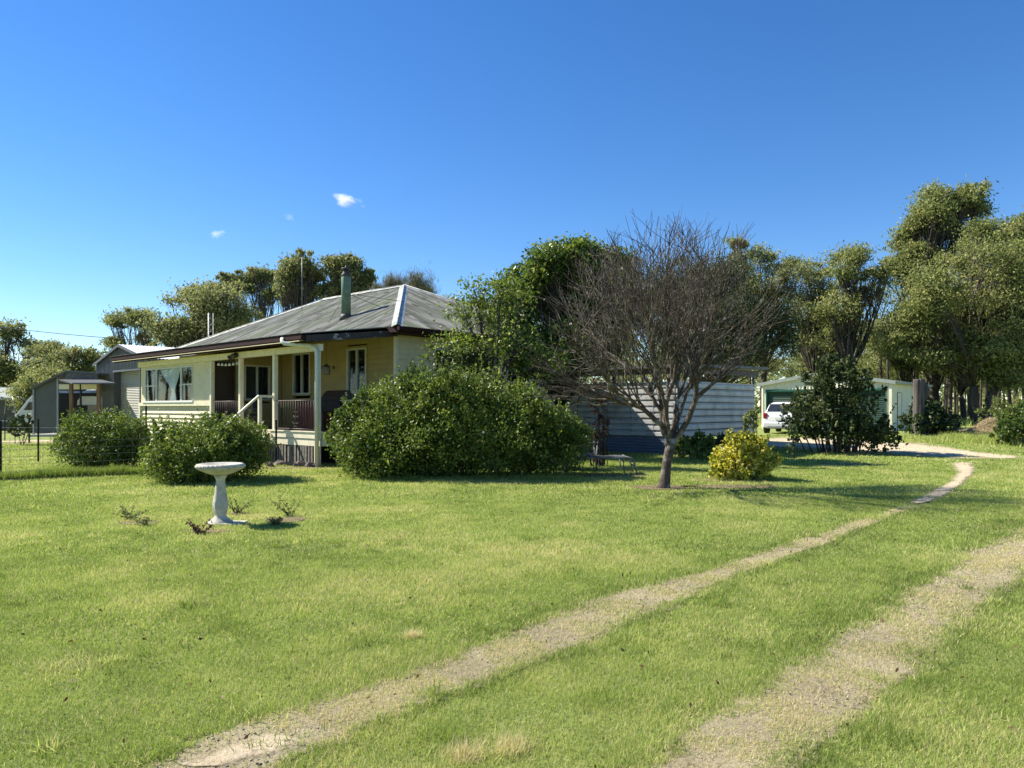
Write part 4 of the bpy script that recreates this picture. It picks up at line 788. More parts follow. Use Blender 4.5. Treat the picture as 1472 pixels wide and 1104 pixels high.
# steps and handrail
b = MB()
for i in range(4): hbox(b, 2.5, 4.25, -.28*(i+1), -.28*i+.02, FL-.20*(i+1)-.04, FL-.20*(i+1))
b.build('steps', m_creamtrim, house)
b = MB()
for s in (2.45, 4.30): b.prism([H(s, .0, FL-.03), H(s, .0, FL-.33), H(s, -1.2, -.02), H(s, -1.2, .12)], u3*.045)
b.build('step_stringer', m_creamtrim, house)
b = MB(); hbox(b, 2.33, 2.42, -.42, -.33, .62, 1.89); b.build('newel_post', m_creamtrim, house, bevel=.005)
b = MB(); hbox(b, 2.34, 2.41, -.42, .02, 1.89, 1.96); b.prism([H(2.34, -.42, 1.89), H(2.34, -.42, 1.96), H(2.34, -1.55, 1.03), H(2.34, -1.55, .95)], u3*.07); hbox(b, 2.34, 2.41, -1.55, -1.47, 0, 1.0)
b.build('handrail', m_creamtrim, house)
# gutter, fascia, downpipe
b = MB(); G = -.60
b.prism([H(-.15, G, 3.39), H(-.15, G, 3.53), H(-.15, G+.03, 3.53), H(-.15, G+.03, 3.50), H(-.15, G+.13, 3.50), H(-.15, G+.13, 3.36)], u3*13.4); b.build('gutter', m_maroon, house)
b = MB(); hbox(b, -.15, 13.25, G+.135, G+.165, 3.31, 3.52); b.build('fascia', m_maroon, house)
b = MB(); b.prism([H(-.155, G+.14, 3.33), H(-.155, G+.14, 3.50), H(-.155, T0-.1, 3.86), H(-.155, T0-.1, 3.68)], -u3*.035); b.build('verandah_end_beam', m_darktrim, house)
b = MB(); b.prism([H(-.19, G+.02, 3.535), H(-.19, G+.02, 3.55), H(-.19, T0-.6, 3.92), H(-.19, T0-.6, 3.90)], u3*.12); b.build('flashing', m_gal, house)
b = MB(); b.tube([H(.72, G-.03, 3.45), H(.66, G-.07, 3.36), H(.56, G-.06, 3.31), H(.18, -.14, 3.26), H(.05, -.09, 3.22), H(-.03, -.06, 3.12), H(-.04, -.055, 2.95), H(-.04, -.055, 0)], .055, 12); b.build('downpipe', m_pipe, house)
# roofs : real corrugated sheets
ES, EN = -.6, S1+.5; TE0, TE1 = 2.21, T1w+.45; ZE = 3.94; TM = (TE0+TE1)/2; ZR = 6.2; SA, SB = ES+5.27, EN-5.0
def corr(name, fn, a0, a1, parent, pitch=.0762, amp=.011, rows=2, mat=None, attrs=True):
    n = int(abs(a1-a0)/pitch*6); V = []; ru = []; rv = []
    for i in range(n+1):
        a = a0+(a1-a0)*i/n; lo, hi, nv = fn(a); o = np.array(nv)*amp*math.sin(2*math.pi*a/pitch)
        for j in range(rows):
            q = j/(rows-1); V.append(lo+(hi-lo)*q+o); ru.append(a); rv.append(float(np.linalg.norm(hi-lo))*q)
    Fq = [(i*rows+j, (i+1)*rows+j, (i+1)*rows+j+1, i*rows+j+1) for i in range(n) for j in range(rows-1)]
    return np_mesh(name, V, Fq, mat or m_roof, parent, attr={'ru': ru, 'rv': rv} if attrs else None, smooth=True)
def front(a, t_e=TE0, flip=1):
    if a < SA: q = (a-ES)/(SA-ES)
    elif a > SB: q = (EN-a)/(EN-SB)
    else: q = 1
    q = max(q, .001); return H(a, t_e, ZE), H(a, t_e+(TM-t_e)*q, ZE+(ZR-ZE)*q), (0, 0, 1)
rf = corr('roof', lambda a: front(a), ES, EN, house)
corr('rear_slope', lambda a: front(a, TE1), ES, EN, rf)
def endf(t, s_e, s_r):
    q = 1-abs(t-TM)/(TM-TE0); q = max(q, .001); return H(s_e, t, ZE), H(s_e+(s_r-s_e)*q, t, ZE+(ZR-ZE)*q), (0, 0, 1)
corr('side_slope', lambda t: endf(t, ES, SA), TE0, TE1, rf); corr('side_slope', lambda t: endf(t, EN, SB), TE0, TE1, rf)
corr('verandah_roof', lambda a: (H(a, G-.03, 3.545), H(a, TE0+.1, 3.925), (0, 0, 1)), -.12, 13.3, rf)
m_cap = M('ridge_metal', (.46, .46, .44), (.36, .37, .34), rough=.5, scale=6, third=(.18, .20, .13), tscale=3, tlo=.5, thi=.65)
def cap(p, q, w_=.17, lift=.045):
    p = np.array(p); q = np.array(q); d = q-p; d /= np.linalg.norm(d); n_ = np.cross(d, z3); n_ /= np.linalg.norm(n_); c = MB(); L_ = [p+n_*w_-z3*.045, p+z3*lift, p-n_*w_-z3*.045]; N_ = [q+n_*w_-z3*.045, q+z3*lift, q-n_*w_-z3*.045]
    c.add([*L_, *N_], [(0, 1, 4, 3), (1, 2, 5, 4)]); c.tube([p+z3*(lift+.005), q+z3*(lift+.005)], .02, 6); c.build('ridge_cap', m_cap, rf)
cap(H(SA, TM, ZR), H(SB, TM, ZR)); cap(H(SA, TM, ZR), H(ES, TE0, ZE)); cap(H(SA, TM, ZR), H(ES, TE1, ZE)); cap(H(SB, TM, ZR), H(EN, TE0, ZE)); cap(H(SB, TM, ZR), H(EN, TE1, ZE))
# main eaves
b = MB(); hbox(b, ES, -.19, TE0, TE0+.03, 3.76, 3.93); hbox(b, ES, EN, TE0+.0, TE0+.03, 3.85, 3.925) if False else None
b.prism([H(ES, TE0-.0, 3.74), H(ES, TE0, 3.92), H(ES-.03, TE0, 3.92), H(ES-.03, TE0, 3.74)], v3*(TE1-TE0)); hbox(b, ES, EN, TE0-.0, TE0+.03, 3.87, 3.925)
b.build('eave_fascia', m_maroon, house)
b = MB(); b.prism([H(ES-.034, TE0-.03, 3.90), H(ES-.034, TE0-.03, 3.80), H(ES-.13, TE0-.03, 3.80), H(ES-.14, TE0-.03, 3.91)], v3*(TE1-TE0+.1)); b.build('side_gutter', m_maroon, house)
b = MB(); hbox(b, ES, .0, TE0+.03, TE1, 3.745, 3.765); b.build('eave_lining', m_maroon, house)
b = MB()
for i in range(12): hbox(b, -.02, .05, T0+.05+i*.8, T0+.15+i*.8, 0, .55)
b.build('underfloor_piers', m_slat, house)
# flue
fs, ft = 5.15, 4.55
q = (ft-TE0)/(TM-TE0); zf = ZE+(ZR-ZE)*q
# place flue by its base seen on the roof
best = None
for s_ in np.arange(1.5, 8, .05):
    for t_ in np.arange(2.4, 6, .05):
        q = (t_-TE0)/(TM-TE0); z_ = ZE+(ZR-ZE)*q; p = H(s_, t_, z_); e = (HX+F*p[0]/p[1]-497)**2+(HY-F*(z_-CAMZ)/p[1]-457)**2
        if best is None or e < best[0]: best = (e, s_, t_, z_)
_, fs, ft, zf = best; print('flue', best)
fh = (457-393)/F*H(fs, ft, 0)[1]
b = MB(); c = H(fs, ft, zf-.1); b.lathe(c, [(.16, 0), (.16, fh+.0), (.13, fh+.06)], 24); fl = b.build('flue', m_flue, house)
b = MB(); b.lathe(c, [(.24, .0), (.19, .16), (.165, .22)], 24); b.build('flue_collar', m_fluecap, fl)
b = MB(); b.lathe(c, [(.165, fh-.02), (.17, fh+.05), (.10, fh+.14), (.10, fh+.22)], 24); b.lathe(c, [(.02, fh+.22), (.17, fh+.24), (.16, fh+.27), (.03, fh+.31), (.02, fh+.38)], 20); b.build('flue_cap', m_fluecap, fl)
b = MB(); 
for ds, dt in ((-1.2, .6), (-2.0, .9), (.6, -.3)):
    s_, t_ = fs+ds, ft+dt; zz = ZE+(ZR-ZE)*(t_-TE0)/(TM-TE0); b.tube([c+z3*(fh*.62), H(s_, t_, zz)], .008, 4)
b.build('stay_wire', m_fluecap, fl)
# security door and dressing on the verandah
b = MB(); hbox(b, SR0-.02, SR0+.02, .16, .90, FL, 3.12); o = b.build('security_door', m_black, house)
dm = MB()
def clipd(c, sg):            # diagonal bar z = c + sg*(t), inside the door leaf
    P = []
    for k in np.linspace(0, 1, 40):
        t_ = .20+.66*k; z_ = c+sg*(t_-.2)*1.25
        if FL+.9 < z_ < 3.05: P.append((t_, z_))
    return (P[0], P[-1]) if len(P) > 1 else None
for i in range(-8, 34):
    for sg in (1, -1):
        q = clipd(1.2+i*.085, sg)
        if q: dm.tube([H(SR0-.035, q[0][0], q[0][1]), H(SR0-.035, q[1][0], q[1][1])], .006, 4)
dm.build('mesh', M('screen_mesh', (.12, .09, .075), rough=.5), o)
b = MB(); hbox(b, SR0-.045, SR0-.021, .16, .20, FL, 3.1); hbox(b, SR0-.045, SR0-.021, .86, .90, FL, 3.1); hbox(b, SR0-.045, SR0-.021, .2, .86, FL+.82, FL+.90); b.build('door_frame', M_rail, o)

# things on the verandah
t = thing('barbecue', tuple(H(1.3, 1.5, FL)), 'dark covered barbecue with a side shelf on the verandah', 'barbecue')
b = MB(); hbox(b, .75, 1.75, 1.2, 1.75, FL+.55, FL+.9); b.build('firebox', m_dark, t, bevel=.02)
b = MB(); P = [H(.75, 1.2+.55*k, FL+.9+.28*math.sin(math.pi*k)) for k in np.linspace(0, 1, 9)]; b.prism(P, u3*1.0); b.build('hood', m_black, t)
b = MB(); hbox(b, .2, .74, 1.2, 1.7, FL+.86, FL+.89); hbox(b, 1.76, 2.2, 1.2, 1.7, FL+.86, FL+.89); b.build('side_shelf', m_gal, t)
for s in (.8, 1.7):
    for q in (1.25, 1.7): b = MB(); hbox(b, s-.025, s+.025, q-.025, q+.025, FL, FL+.55); b.build('leg', m_black, t)
t = thing('cabinet', tuple(H(3.6, 2.2, FL)), 'dark red timber cabinet behind the verandah steps', 'cabinet')
b = MB(); hbox(b, 2.7, 4.2, 1.9, 2.5, FL+.02, FL+.85); b.build('body', m_orange, t, bevel=.01)
b = MB(); hbox(b, 2.66, 4.24, 1.86, 2.54, FL+.852, FL+.89); b.build('top', m_dark, t)
for k in range(2): b = MB(); hbox(b, 2.78+k*.72, 3.42+k*.72, 1.88, 1.899, FL+.08, FL+.8); b.build('door', m_orange, t)
t = thing('folding_chair', tuple(H(5.5, 1.0, FL)), 'dark fabric chair behind the verandah railing', 'chair')
b = MB(); hbox(b, 5.25, 5.75, .8, 1.25, FL+.42, FL+.46); b.build('seat', m_navy, t)
b = MB(); hbox(b, 5.25, 5.75, 1.22, 1.26, FL+.55, FL+1.0); b.build('backrest', m_navy, t)
for s in (5.27, 5.73):
    for q in (.82, 1.24): b = MB(); b.tube([H(s, q, FL), H(s, q, FL+.62)], .014, 6); b.build('leg', m_gal, t)
for s in (5.27, 5.73): b = MB(); b.tube([H(s, .82, FL+.62), H(s, 1.24, FL+.62)], .018, 6); b.build('armrest', m_gal, t)
t = thing('floodlight', tuple(H(4.55, -.1, 3.2)), 'black twin floodlight under the verandah gutter', 'floodlight')
b = MB(); b.tube([H(4.42, -.02, 3.24), H(4.42, -.16, 3.16)], [.075, .09], 12); b.build('lamp_head', m_black, t)
b = MB(); b.tube([H(4.62, -.02, 3.22), H(4.70, -.16, 3.12)], [.06, .075], 12); b.build('lamp_head', m_black, t)
b = MB(); b.tube([H(4.4, 0, 3.26), H(4.66, 0, 3.26)], .025, 8); b.build('bracket', m_black, t)
t = thing('string_light', tuple(H(5.4, .3, 3.1)), 'string of small white bell shades under the verandah beam', 'string lights')
b = MB(); b.tube([H(6.2-1.7*k, .2, 3.1-.05*math.sin(math.pi*k)) for k in np.linspace(0, 1, 12)], .006, 4); b.build('cable', m_black, t)
for k in np.linspace(.08, .95, 7):
    b = MB(); p = H(6.2-1.7*k, .2, 2.98-.05*math.sin(math.pi*k)); b.lathe(p, [(.045, 0), (.04, .05), (.015, .09)], 12); b.build('shade', m_white, t)
t = thing('hanging_lantern', tuple(H(3.3, 1.6, 2.6)), 'small lantern hanging on a wire by the verandah end', 'lantern')
lp = np.array(W(469.5, 533, 22.2)); ORG[t.name] = lp; t.location = lp
b = MB(); b.box(lp, (.17, .17, .22)); b.build('body', m_slat, t, bevel=.01)
b = MB(); b.add([lp+np.array(q) for q in ((-.11, -.11, .11), (.11, -.11, .11), (.11, .11, .11), (-.11, .11, .11), (0, 0, .22))], [(0, 1, 4), (1, 2, 4), (2, 3, 4), (3, 0, 4), (3, 2, 1, 0)]); b.build('lid', m_fluecap, t)
b = MB(); b.tube([lp+np.array((0, 0, .2)), np.array((lp[0], lp[1], 3.55))], .006, 4); b.build('wire', m_fluecap, t)
for px, lab in ((463, 'small dark metal star on the wall left of the lantern'), (481, 'small dark metal star on the wall right of the lantern')):
    k = (px-HX)/F; s_ = (k*H(0, T0, 0)[1]-H(0, T0, 0)[0])/(U2[0]-k*U2[1]); p = H(s_, T0-.045, 0); z_ = CAMZ+(HY-528)/F*p[1]
    st = [p*np.array([1, 1, 0])+z3*(z_+.085*math.sin(a)*(1 if i % 2 == 0 else .42))+u3*.085*math.cos(a)*(1 if i % 2 == 0 else .42) for i, a in enumerate(np.linspace(math.pi/2, math.pi/2+2*math.pi, 11)[:-1])]
    b = MB(); b.prism(st, -v3*.012); o = b.build('wall_star', m_fluecap, None, origin=tuple(p)); tag(o, lab, 'ornament', 'wall stars')
# masts
p = W(302, 495, 33); t = thing('aerial_mast', (p[0], 33, 0), 'lattice aerial mast behind the left end of the roof', 'mast'); zt = W(302, 450, 33)[2]
b = MB(); r_ = .13
cor = [(r_*math.cos(a), r_*math.sin(a)) for a in (.5, 2.6, 4.7)]
for cx, cy in cor: b.tube([(p[0]+cx, 33+cy, 0), (p[0]+cx, 33+cy, zt)], .014, 5)
b.build('upright', m_gal, t); b = MB(); z = 2.0; i = 0
while z < zt-.2:
    a = cor[i % 3]; c_ = cor[(i+1) % 3]; b.tube([(p[0]+a[0], 33+a[1], z), (p[0]+c_[0], 33+c_[1], z)], .010, 4); b.tube([(p[0]+a[0], 33+a[1], z), (p[0]+cor[(i+2) % 3][0], 33+cor[(i+2) % 3][1], z+.2)], .008, 4); z += .2; i += 1
b.build('bracing', m_gal, t)
p = W(434, 446, 30.5); t = thing('whip_aerial', p, 'thin tall whip aerial standing on the house roof', 'aerial'); z0 = p[2]-.25; zt = W(434, 365, 30.5)[2]
b = MB(); b.tube([(p[0], p[1], z0), (p[0], p[1], zt)], [.014, .008], 6); b.build('pole', m_gal, t)
b = MB(); b.box((p[0], p[1], zt-.04), (.22, .05, .06)); b.build('head', m_fluecap, t)

# ------------------------------------------------------------------ bird bath
bx, by = unp(317, 753); t = thing('bird_bath', (bx, by, 0), 'pale concrete bird bath with a wide ribbed bowl on a baluster stem', 'bird bath'); HB = .835
def leafy(r, z, a): return r*(1+.05*math.sin(a*7+z*9)*(1 if .1 < z < .34 else .15))
b = MB(); b.lathe((bx, by, 0), [(.165, 0), (.172, .02), (.16, .035), (.125, .06), (.09, .09), (.070, .125), (.078, .145), (.088, .18), (.100, .23), (.102, .28), (.092, .34), (.078, .42), (.068, .50), (.060, .57), (.058, .60), (.066, .625), (.084, .655), (.088, .672)], 56, leafy); b.build('pedestal', m_concrete, t)
def rope(r, z, a): return r*(1+(.045*math.sin(a*30+z*75) if (r > .285 and z > .745) else 0))
b = MB(); b.lathe((bx, by, 0), [(.088, .674), (.12, .682), (.19, .706), (.25, .735), (.29, .76), (.31, .778), (.318, .795), (.312, .812), (.295, .826), (.27, .832), (.25, .822), (.19, .795), (.10, .775), (.02, .77)], 150, rope); b.build('bowl', m_concrete, t)
b = MB(); b.box((bx+.12, by-.02, .012), (.42, .34, .03)); b.build('paver', m_concrete, t, bevel=.008)

# ------------------------------------------------------------------ sheet-metal lean-to
K2 = np.array([XZ(975, 24.3), 24.3])
def Q(s, t, z): p = K2+U2*s+V2*t; return np.array([p[0], p[1], z])
lt = thing('sheet_metal_leanto', tuple(Q(1, 1, 0)), 'open sided lean-to walled with ribbed steel sheets on a blue skirt', 'shed')
def ribs(mb, a0, a1, along, out, z0, z1, ph, dep, dark=.22):
    z = z0
    while z < z1-.01:
        zt = min(z+ph, z1); prof = [(0, z), (dep, z+ph*.16), (dep, z+ph*.72), (0, z+ph*.88), (0, zt)]
        prof = [(d, min(zz, z1)) for d, zz in prof]
        for (d0, q0), (d1, q1) in zip(prof[:-1], prof[1:]):
            if q1-q0 < 1e-4 and d0 == d1: continue
            if along == 's': P = [Q(a0, -d0*out, q0), Q(a1, -d0*out, q0), Q(a1, -d1*out, q1), Q(a0, -d1*out, q1)]
            else: P = [Q(-d0*out, a0, q0), Q(-d0*out, a1, q0), Q(-d1*out, a1, q1), Q(-d1*out, a0, q1)]
            mb.add(P, [(0, 1, 2, 3)])
        z = zt
b = MB(); ribs(b, 0, 5.2, 's', 1, .62, 2.46, .205, .075); b.build('front_sheet', m_screen, lt)
b = MB(); ribs(b, 0, 5.0, 's', 1, .02, .635, .10, .03); b.build('skirt', m_blue, lt)
b = MB(); ribs(b, 0, 5.7, 't', 1, .6, 2.5, .235, .02); b.build('side_sheet', m_screen, lt)
b = MB()
for k in range(8): b.tube([Q(-.03, 0, .6+k*.235), Q(-.03, 5.7, .6+k*.235)], .009, 5)
b.build('sheet_lap', m_fluecap, lt)
b = MB()
for s_ in (.9, 1.8, 2.7, 3.6, 4.5): b.box(Q(s_, -.045, 1.54), (.012, .07, 1.84), u3, v3, z3)
b.build('sheet_joint', m_gal, lt)
for s_, t_ in ((0.03, .04), (2.6, .06), (5.1, .06), (.06, 2.9), (.03, 5.74), (2.5, 5.7), (5.0, 5.7)):
    b = MB(); b.tube([Q(s_, t_, 0), Q(s_, t_, 2.9)], .045, 8); b.build('post', m_gal if t_ > 5 else m_bark, lt)
b = MB(); b.prism([Q(5.6, -.35, 2.93), Q(5.6, -.35, 3.02), Q(5.6, 6.1, 3.16), Q(5.6, 6.1, 3.07)], -u3*6.0); b.build('roof', m_shed, lt)
b = MB(); hbox(b, -.2, 5.4, -.1, -.02, 2.72, 2.92, Q); hbox(b, -.12, -.04, -.1, 5.9, 2.78, 3.0, Q); b.build('roof_beam', m_slat, lt)
b = MB()
for z in (1.2, 2.2): hbox(b, .0, 5.2, .05, .1, z, z+.06, Q)
b.build('girt', m_slat, lt)

# ------------------------------------------------------------------ garage
gy = 39.5; G0 = np.array([XZ(1281, gy), gy]); ga = math.atan2(.64, -.77); gu = np.array([math.cos(ga), math.sin(ga)]); gv = np.array([math.sin(ga), -math.cos(ga)]); gz0 = .36
if gv[1] < 0: gv = -gv
def GQ(s, t, z): p = G0+gu*s+gv*t; return np.array([p[0], p[1], gz0+z])
gu3 = np.array([*gu, 0]); gv3 = np.array([*gv, 0])
def gbox(mb, s0, s1, t0, t1, z0, z1): return mb.box(GQ((s0+s1)/2, (t0+t1)/2, (z0+z1)/2), (abs(s1-s0), abs(t1-t0), z1-z0), gu3, gv3, z3)
GW, GD, GH, GR = 7.0, 9, 2.65, 3.2
gr = thing('garage', tuple(GQ(3.5, 4, 0)), 'cream steel garage with two dark green roller doors and a low gable', 'garage')
def vrib(mb, f, a0, a1, zf0, zf1, pitch=.2, dep=.03):   # vertical ribbed cladding; f(a, d, z)
    a = a0
    while a < a1-1e-4:
        e = min(a+pitch, a1); pr_ = [(a, 0), (a+pitch*.12, dep), (a+pitch*.3, dep), (a+pitch*.42, 0), (e, 0)]
        for (p0, d0), (p1, d1) in zip(pr_[:-1], pr_[1:]):
            p0 = min(p0, a1); p1 = min(p1, a1)
            if p1-p0 < 1e-5: continue
            mb.add([f(p0, d0, zf0(p0)), f(p1, d1, zf0(p1)), f(p1, d1, zf1(p1)), f(p0, d0, zf1(p0))], [(0, 1, 2, 3)])
        a = e
gtop = lambda a: GH+(GR-GH)*(1-abs(a-GW/2)/(GW/2))
DR = [(.28, 3.2), (3.75, 6.7)]; b = MB(); ff = lambda a, d, z: GQ(a, -d, z)
for a0, a1, zb in [(0, .28, 0), (.28, 3.2, 2.25), (3.2, 3.75, 0), (3.75, 6.7, 2.25), (6.7, 7.0, 0)]: vrib(b, ff, a0, a1, lambda a, zb=zb: zb, gtop)
b.build('front_wall', m_garage, gr)
b = MB(); vrib(b, lambda a, d, z: GQ(-d, a, z), 0, GD, lambda a: 0, lambda a: GH, .19, .02); b.build('side_wall', m_garage, gr)
b = MB(); vrib(b, lambda a, d, z: GQ(GW+d, a, z), 0, GD, lambda a: 0, lambda a: GH); vrib(b, lambda a, d, z: GQ(a, GD+d, z), 0, GW, lambda a: 0, gtop); b.build('rear_wall', m_garage, gr)
for a0, a1 in DR:
    b = MB(); z = 0
    while z < 2.24:
        for zz, d0, d1 in ((0, .0, .02), (.05, .02, .0)): b.add([GQ(a0, .10-d0, z+zz), GQ(a1, .10-d0, z+zz), GQ(a1, .10-d1, z+zz+.05), GQ(a0, .10-d1, z+zz+.05)], [(0, 1, 2, 3)])
        z += .1
    o = b.build('roller_door', M('green_roller', (.014, .050, .036), (.012, .042, .03), rough=.45), gr)
    b = MB(); gbox(b, a0-.07, a0, -.04, .12, 0, 2.3); gbox(b, a1, a1+.07, -.04, .12, 0, 2.3); gbox(b, a0, a1, -.04, .12, 2.18, 2.3); b.build('door_frame', m_green, o)
b = MB(); gbox(b, -.035, -.022, 1.3, 2.2, 0, 2.05); b.build('side_door', m_garage, gr)
b = MB()
for (q0, q1, z0, z1) in ((1.27, 1.3, 0, 2.08), (2.2, 2.23, 0, 2.08), (1.3, 2.2, 2.05, 2.08)): gbox(b, -.045, -.02, q0, q1, z0, z1)
b.build('door_trim', m_slat, gr)
for sg in (0, 1):
    b = MB(); e = -.25 if sg == 0 else GW+.25; ze = GH-(GR-GH)/(GW/2)*.25
    b.prism([GQ(e, -.15, ze+.02), GQ(GW/2, -.15, GR+.02), GQ(GW/2, -.15, GR+.06), GQ(e, -.15, ze+.06)], gv3*(GD+.3)); b.build('roof', m_garroof, gr)
b = MB(); 
b.prism([GQ(-.25, -.16, ze-.12), GQ(-.25, -.16, ze+.07), GQ(GW/2, -.16, GR+.07), GQ(GW/2, -.16, GR-.12)], -gv3*.025); b.prism([GQ(GW+.25, -.16, ze-.12), GQ(GW+.25, -.16, ze+.07), GQ(GW/2, -.16, GR+.07), GQ(GW/2, -.16, GR-.12)], -gv3*.025)
gbox(b, -.33, -.255, -.15, GD+.15, ze-.08, ze+.05); b.build('barge_board', m_garroof, gr)
b = MB(); gbox(b, -.045, .10, -.045, -.032, 0, GH-.05); b.build('corner_trim', m_garage, gr)

# ------------------------------------------------------------------ parked car (white hatchback seen from behind)
def car(px, Y, yaw, label):
    x = XZ(px, Y); root = thing('parked_car', (x, Y, float(gz(x, Y))), label, 'car'); g0 = float(gz(x, Y)); cy_, sy_ = math.cos(yaw), math.sin(yaw)
    def T(a, l, z): return np.array([x+a*cy_-l*sy_, Y+a*sy_+l*cy_, g0+z])      # a across, l forwards (away from camera), z up
    Wd = .87
    def shell(stations, n=20):
        V = []; Fs = []
        for (l, zb, zt, wb, wt) in stations:
            for k in range(n):
                t_ = 2*math.pi*k/n; cs, sn = math.cos(t_), math.sin(t_); e = .38; a = math.copysign(abs(cs)**e, cs); v = math.copysign(abs(sn)**e, sn); zc = (zb+zt)/2; hh = (zt-zb)/2; z = zc+v*hh; wz = wb+(wt-wb)*(v+1)/2; V.append(T(a*wz, l, z))
        for i in range(len(stations)-1):
            for k in range(n): Fs.append((i*n+k, i*n+(k+1) % n, (i+1)*n+(k+1) % n, (i+1)*n+k))
        Fs.append(tuple(range(n))[::-1]); Fs.append(tuple((len(stations)-1)*n+k for k in range(n))); m_ = MB(); m_.add(V, Fs, True); return m_
    shell([(-.02, .42, .78, .76, .72), (.03, .34, .95, .83, .76), (.15, .27, 1.02, .87, .80), (.8, .24, 1.02, .88, .82), (2, .22, .98, .88, .83), (3, .22, .93, .88, .80), (3.7, .26, .82, .84, .74), (4.05, .32, .70, .72, .62), (4.15, .40, .6, .55, .5)]).build('body', m_carw, root)
    shell([(.10, .94, 1.04, .74, .70), (.22, .95, 1.22, .77, .66), (.45, .95, 1.46, .79, .60), (.8, .95, 1.52, .80, .60), (1.6, .95, 1.53, .80, .60), (2.1, .94, 1.46, .79, .58), (2.9, .9, 1.0, .76, .62)]).build('cabin', m_carw, root)
    b = MB(); b.add([T(-.66, .13, 1.06), T(.66, .13, 1.06), T(.54, .37, 1.42), T(-.54, .37, 1.42), T(-.66, .10, 1.06), T(.66, .10, 1.06), T(.54, .33, 1.42), T(-.54, .33, 1.42)], [(4, 5, 6, 7), (0, 3, 2, 1), (0, 4, 7, 3), (1, 2, 6, 5), (2, 3, 7, 6), (0, 1, 5, 4)]); b.build('rear_window', m_carglass, root)
    for sg in (-1, 1):
        b = MB(); b.prism([T(sg*.81, .6, 1.02), T(sg*.69, .85, 1.42), T(sg*.69, 2.0, 1.42), T(sg*.80, 2.55, 1.02)], np.array([sg*.02*cy_, sg*.02*sy_, 0])); b.build('side_window', m_carglass, root)
        b = MB(); b.box(T(sg*.71, .02, .86), (.17, .12, .26), (cy_, sy_, 0), (-sy_, cy_, 0)); b.build('tail_light', m_red, root, bevel=.03)
        for l in (.75, 3.3):
            b = MB(); p = T(sg*.80, l, .31); b.tube([p-np.array([cy_, sy_, 0])*.10, p+np.array([cy_, sy_, 0])*.10], .31, 24); o = b.build('wheel', m_rubber, root)
            b = MB(); b.tube([p+np.array([cy_, sy_, 0])*sg*.09, p+np.array([cy_, sy_, 0])*sg*.11], .19, 16); b.build('rim', m_alloy, o)
    b = MB(); b.box(T(0, -.02, .42), (1.6, .16, .26), (cy_, sy_, 0), (-sy_, cy_, 0)); b.build('bumper', m_carw, root, bevel=.05)
    b = MB(); b.box(T(0, -.07, .32), (1.2, .10, .12), (cy_, sy_, 0), (-sy_, cy_, 0)); b.build('diffuser', m_gal, root, bevel=.02)
    b = MB(); b.box(T(0, -.04, .72), (.5, .02, .11), (cy_, sy_, 0), (-sy_, cy_, 0)); b.build('number_plate', m_white, root)
    b = MB(); b.tube([T(0, -.01, .88), T(0, -.05, .88)], .05, 16); b.build('badge', m_alloy, root)
    return root
car(1122, 35.0, R(-32), 'white hatchback parked with its tail towards the lawn by the garage')

# ------------------------------------------------------------------ stump and straw heap
x0, y0 = unp(1332, 630); g0 = float(gz(x0, y0)); t = thing('tall_stump', (x0, y0+.6, g0), 'tall broken off tree trunk standing in the dark shrub', 'stump'); y0 += .6; hz = CAMZ+(HY-545)/F*y0-g0; b = MB(); sc_ = y0/F
ang = lambda r, z, a: r*(1+.07*math.sin(3*a+z)+.05*math.sin(7*a)+.03*math.sin(13*a+2*z))
b.lathe((x0, y0, g0), [(10*sc_, -.1), (8.4*sc_, .3), (7.6*sc_, 1.0), (7.3*sc_, 2.0), (7.6*sc_, hz-.3), (7.8*sc_, hz-.08), (7.2*sc_, hz)], 40, ang); b.build('trunk', m_stump, t)
b = MB(); b.tube([(x0+8*sc_, y0, g0+hz-.9), (x0+11*sc_, y0-.05, g0+hz-.45), (x0+10*sc_, y0, g0+hz-.15)], [.12, .1, .05], 8); b.build('branch_stub', m_stump, t)
x0, y0 = unp(1418, 628); g0 = float(gz(x0, y0)); C = []
n = 9000; a = rng.random(n)*6.283; r_ = np.sqrt(rng.random(n)); X = x0+r_*np.cos(a)*1.25; Yy = y0+r_*np.sin(a)*.9; Z = g0+.75*np.exp(-((X-x0-.25)/.62)**2-((Yy-y0)/.6)**2)+.18*np.exp(-((X-x0+.6)/.6)**2)+rng.random(n)*.04
V, Fq, var = leafquads(np.stack([X, Yy, Z], 1), .22, .018, None, .6, .25)
lm_straw = leafmat('straw', [(0, (.24, .18, .10)), (.5, (.42, .34, .19)), (1, (.62, .52, .33))], trans=.1, rough=.8)
t = thing('straw_heap', (x0, y0, g0), 'heap of dry straw and prunings beside the driveway', 'heap'); np_mesh('loose_straw', V, Fq, lm_straw, t, attr={'var': var})
gm = 30; u_ = np.linspace(-1, 1, gm); MX, MY = np.meshgrid(u_, u_); X = x0+MX*1.3; Yy = y0+MY*.95; Z = g0-.03+.72*np.exp(-((X-x0-.25)/.62)**2-((Yy-y0)/.6)**2)+.17*np.exp(-((X-x0+.6)/.6)**2)*np.exp(-((Yy-y0)/.6)**2); ii = (np.arange(gm-1)[:, None]*gm+np.arange(gm-1)[None]).ravel()
np_mesh('core', np.stack([X.ravel(), Yy.ravel(), Z.ravel()], 1), np.stack([ii, ii+1, ii+gm+1, ii+gm], 1), m_straw, t, smooth=True)

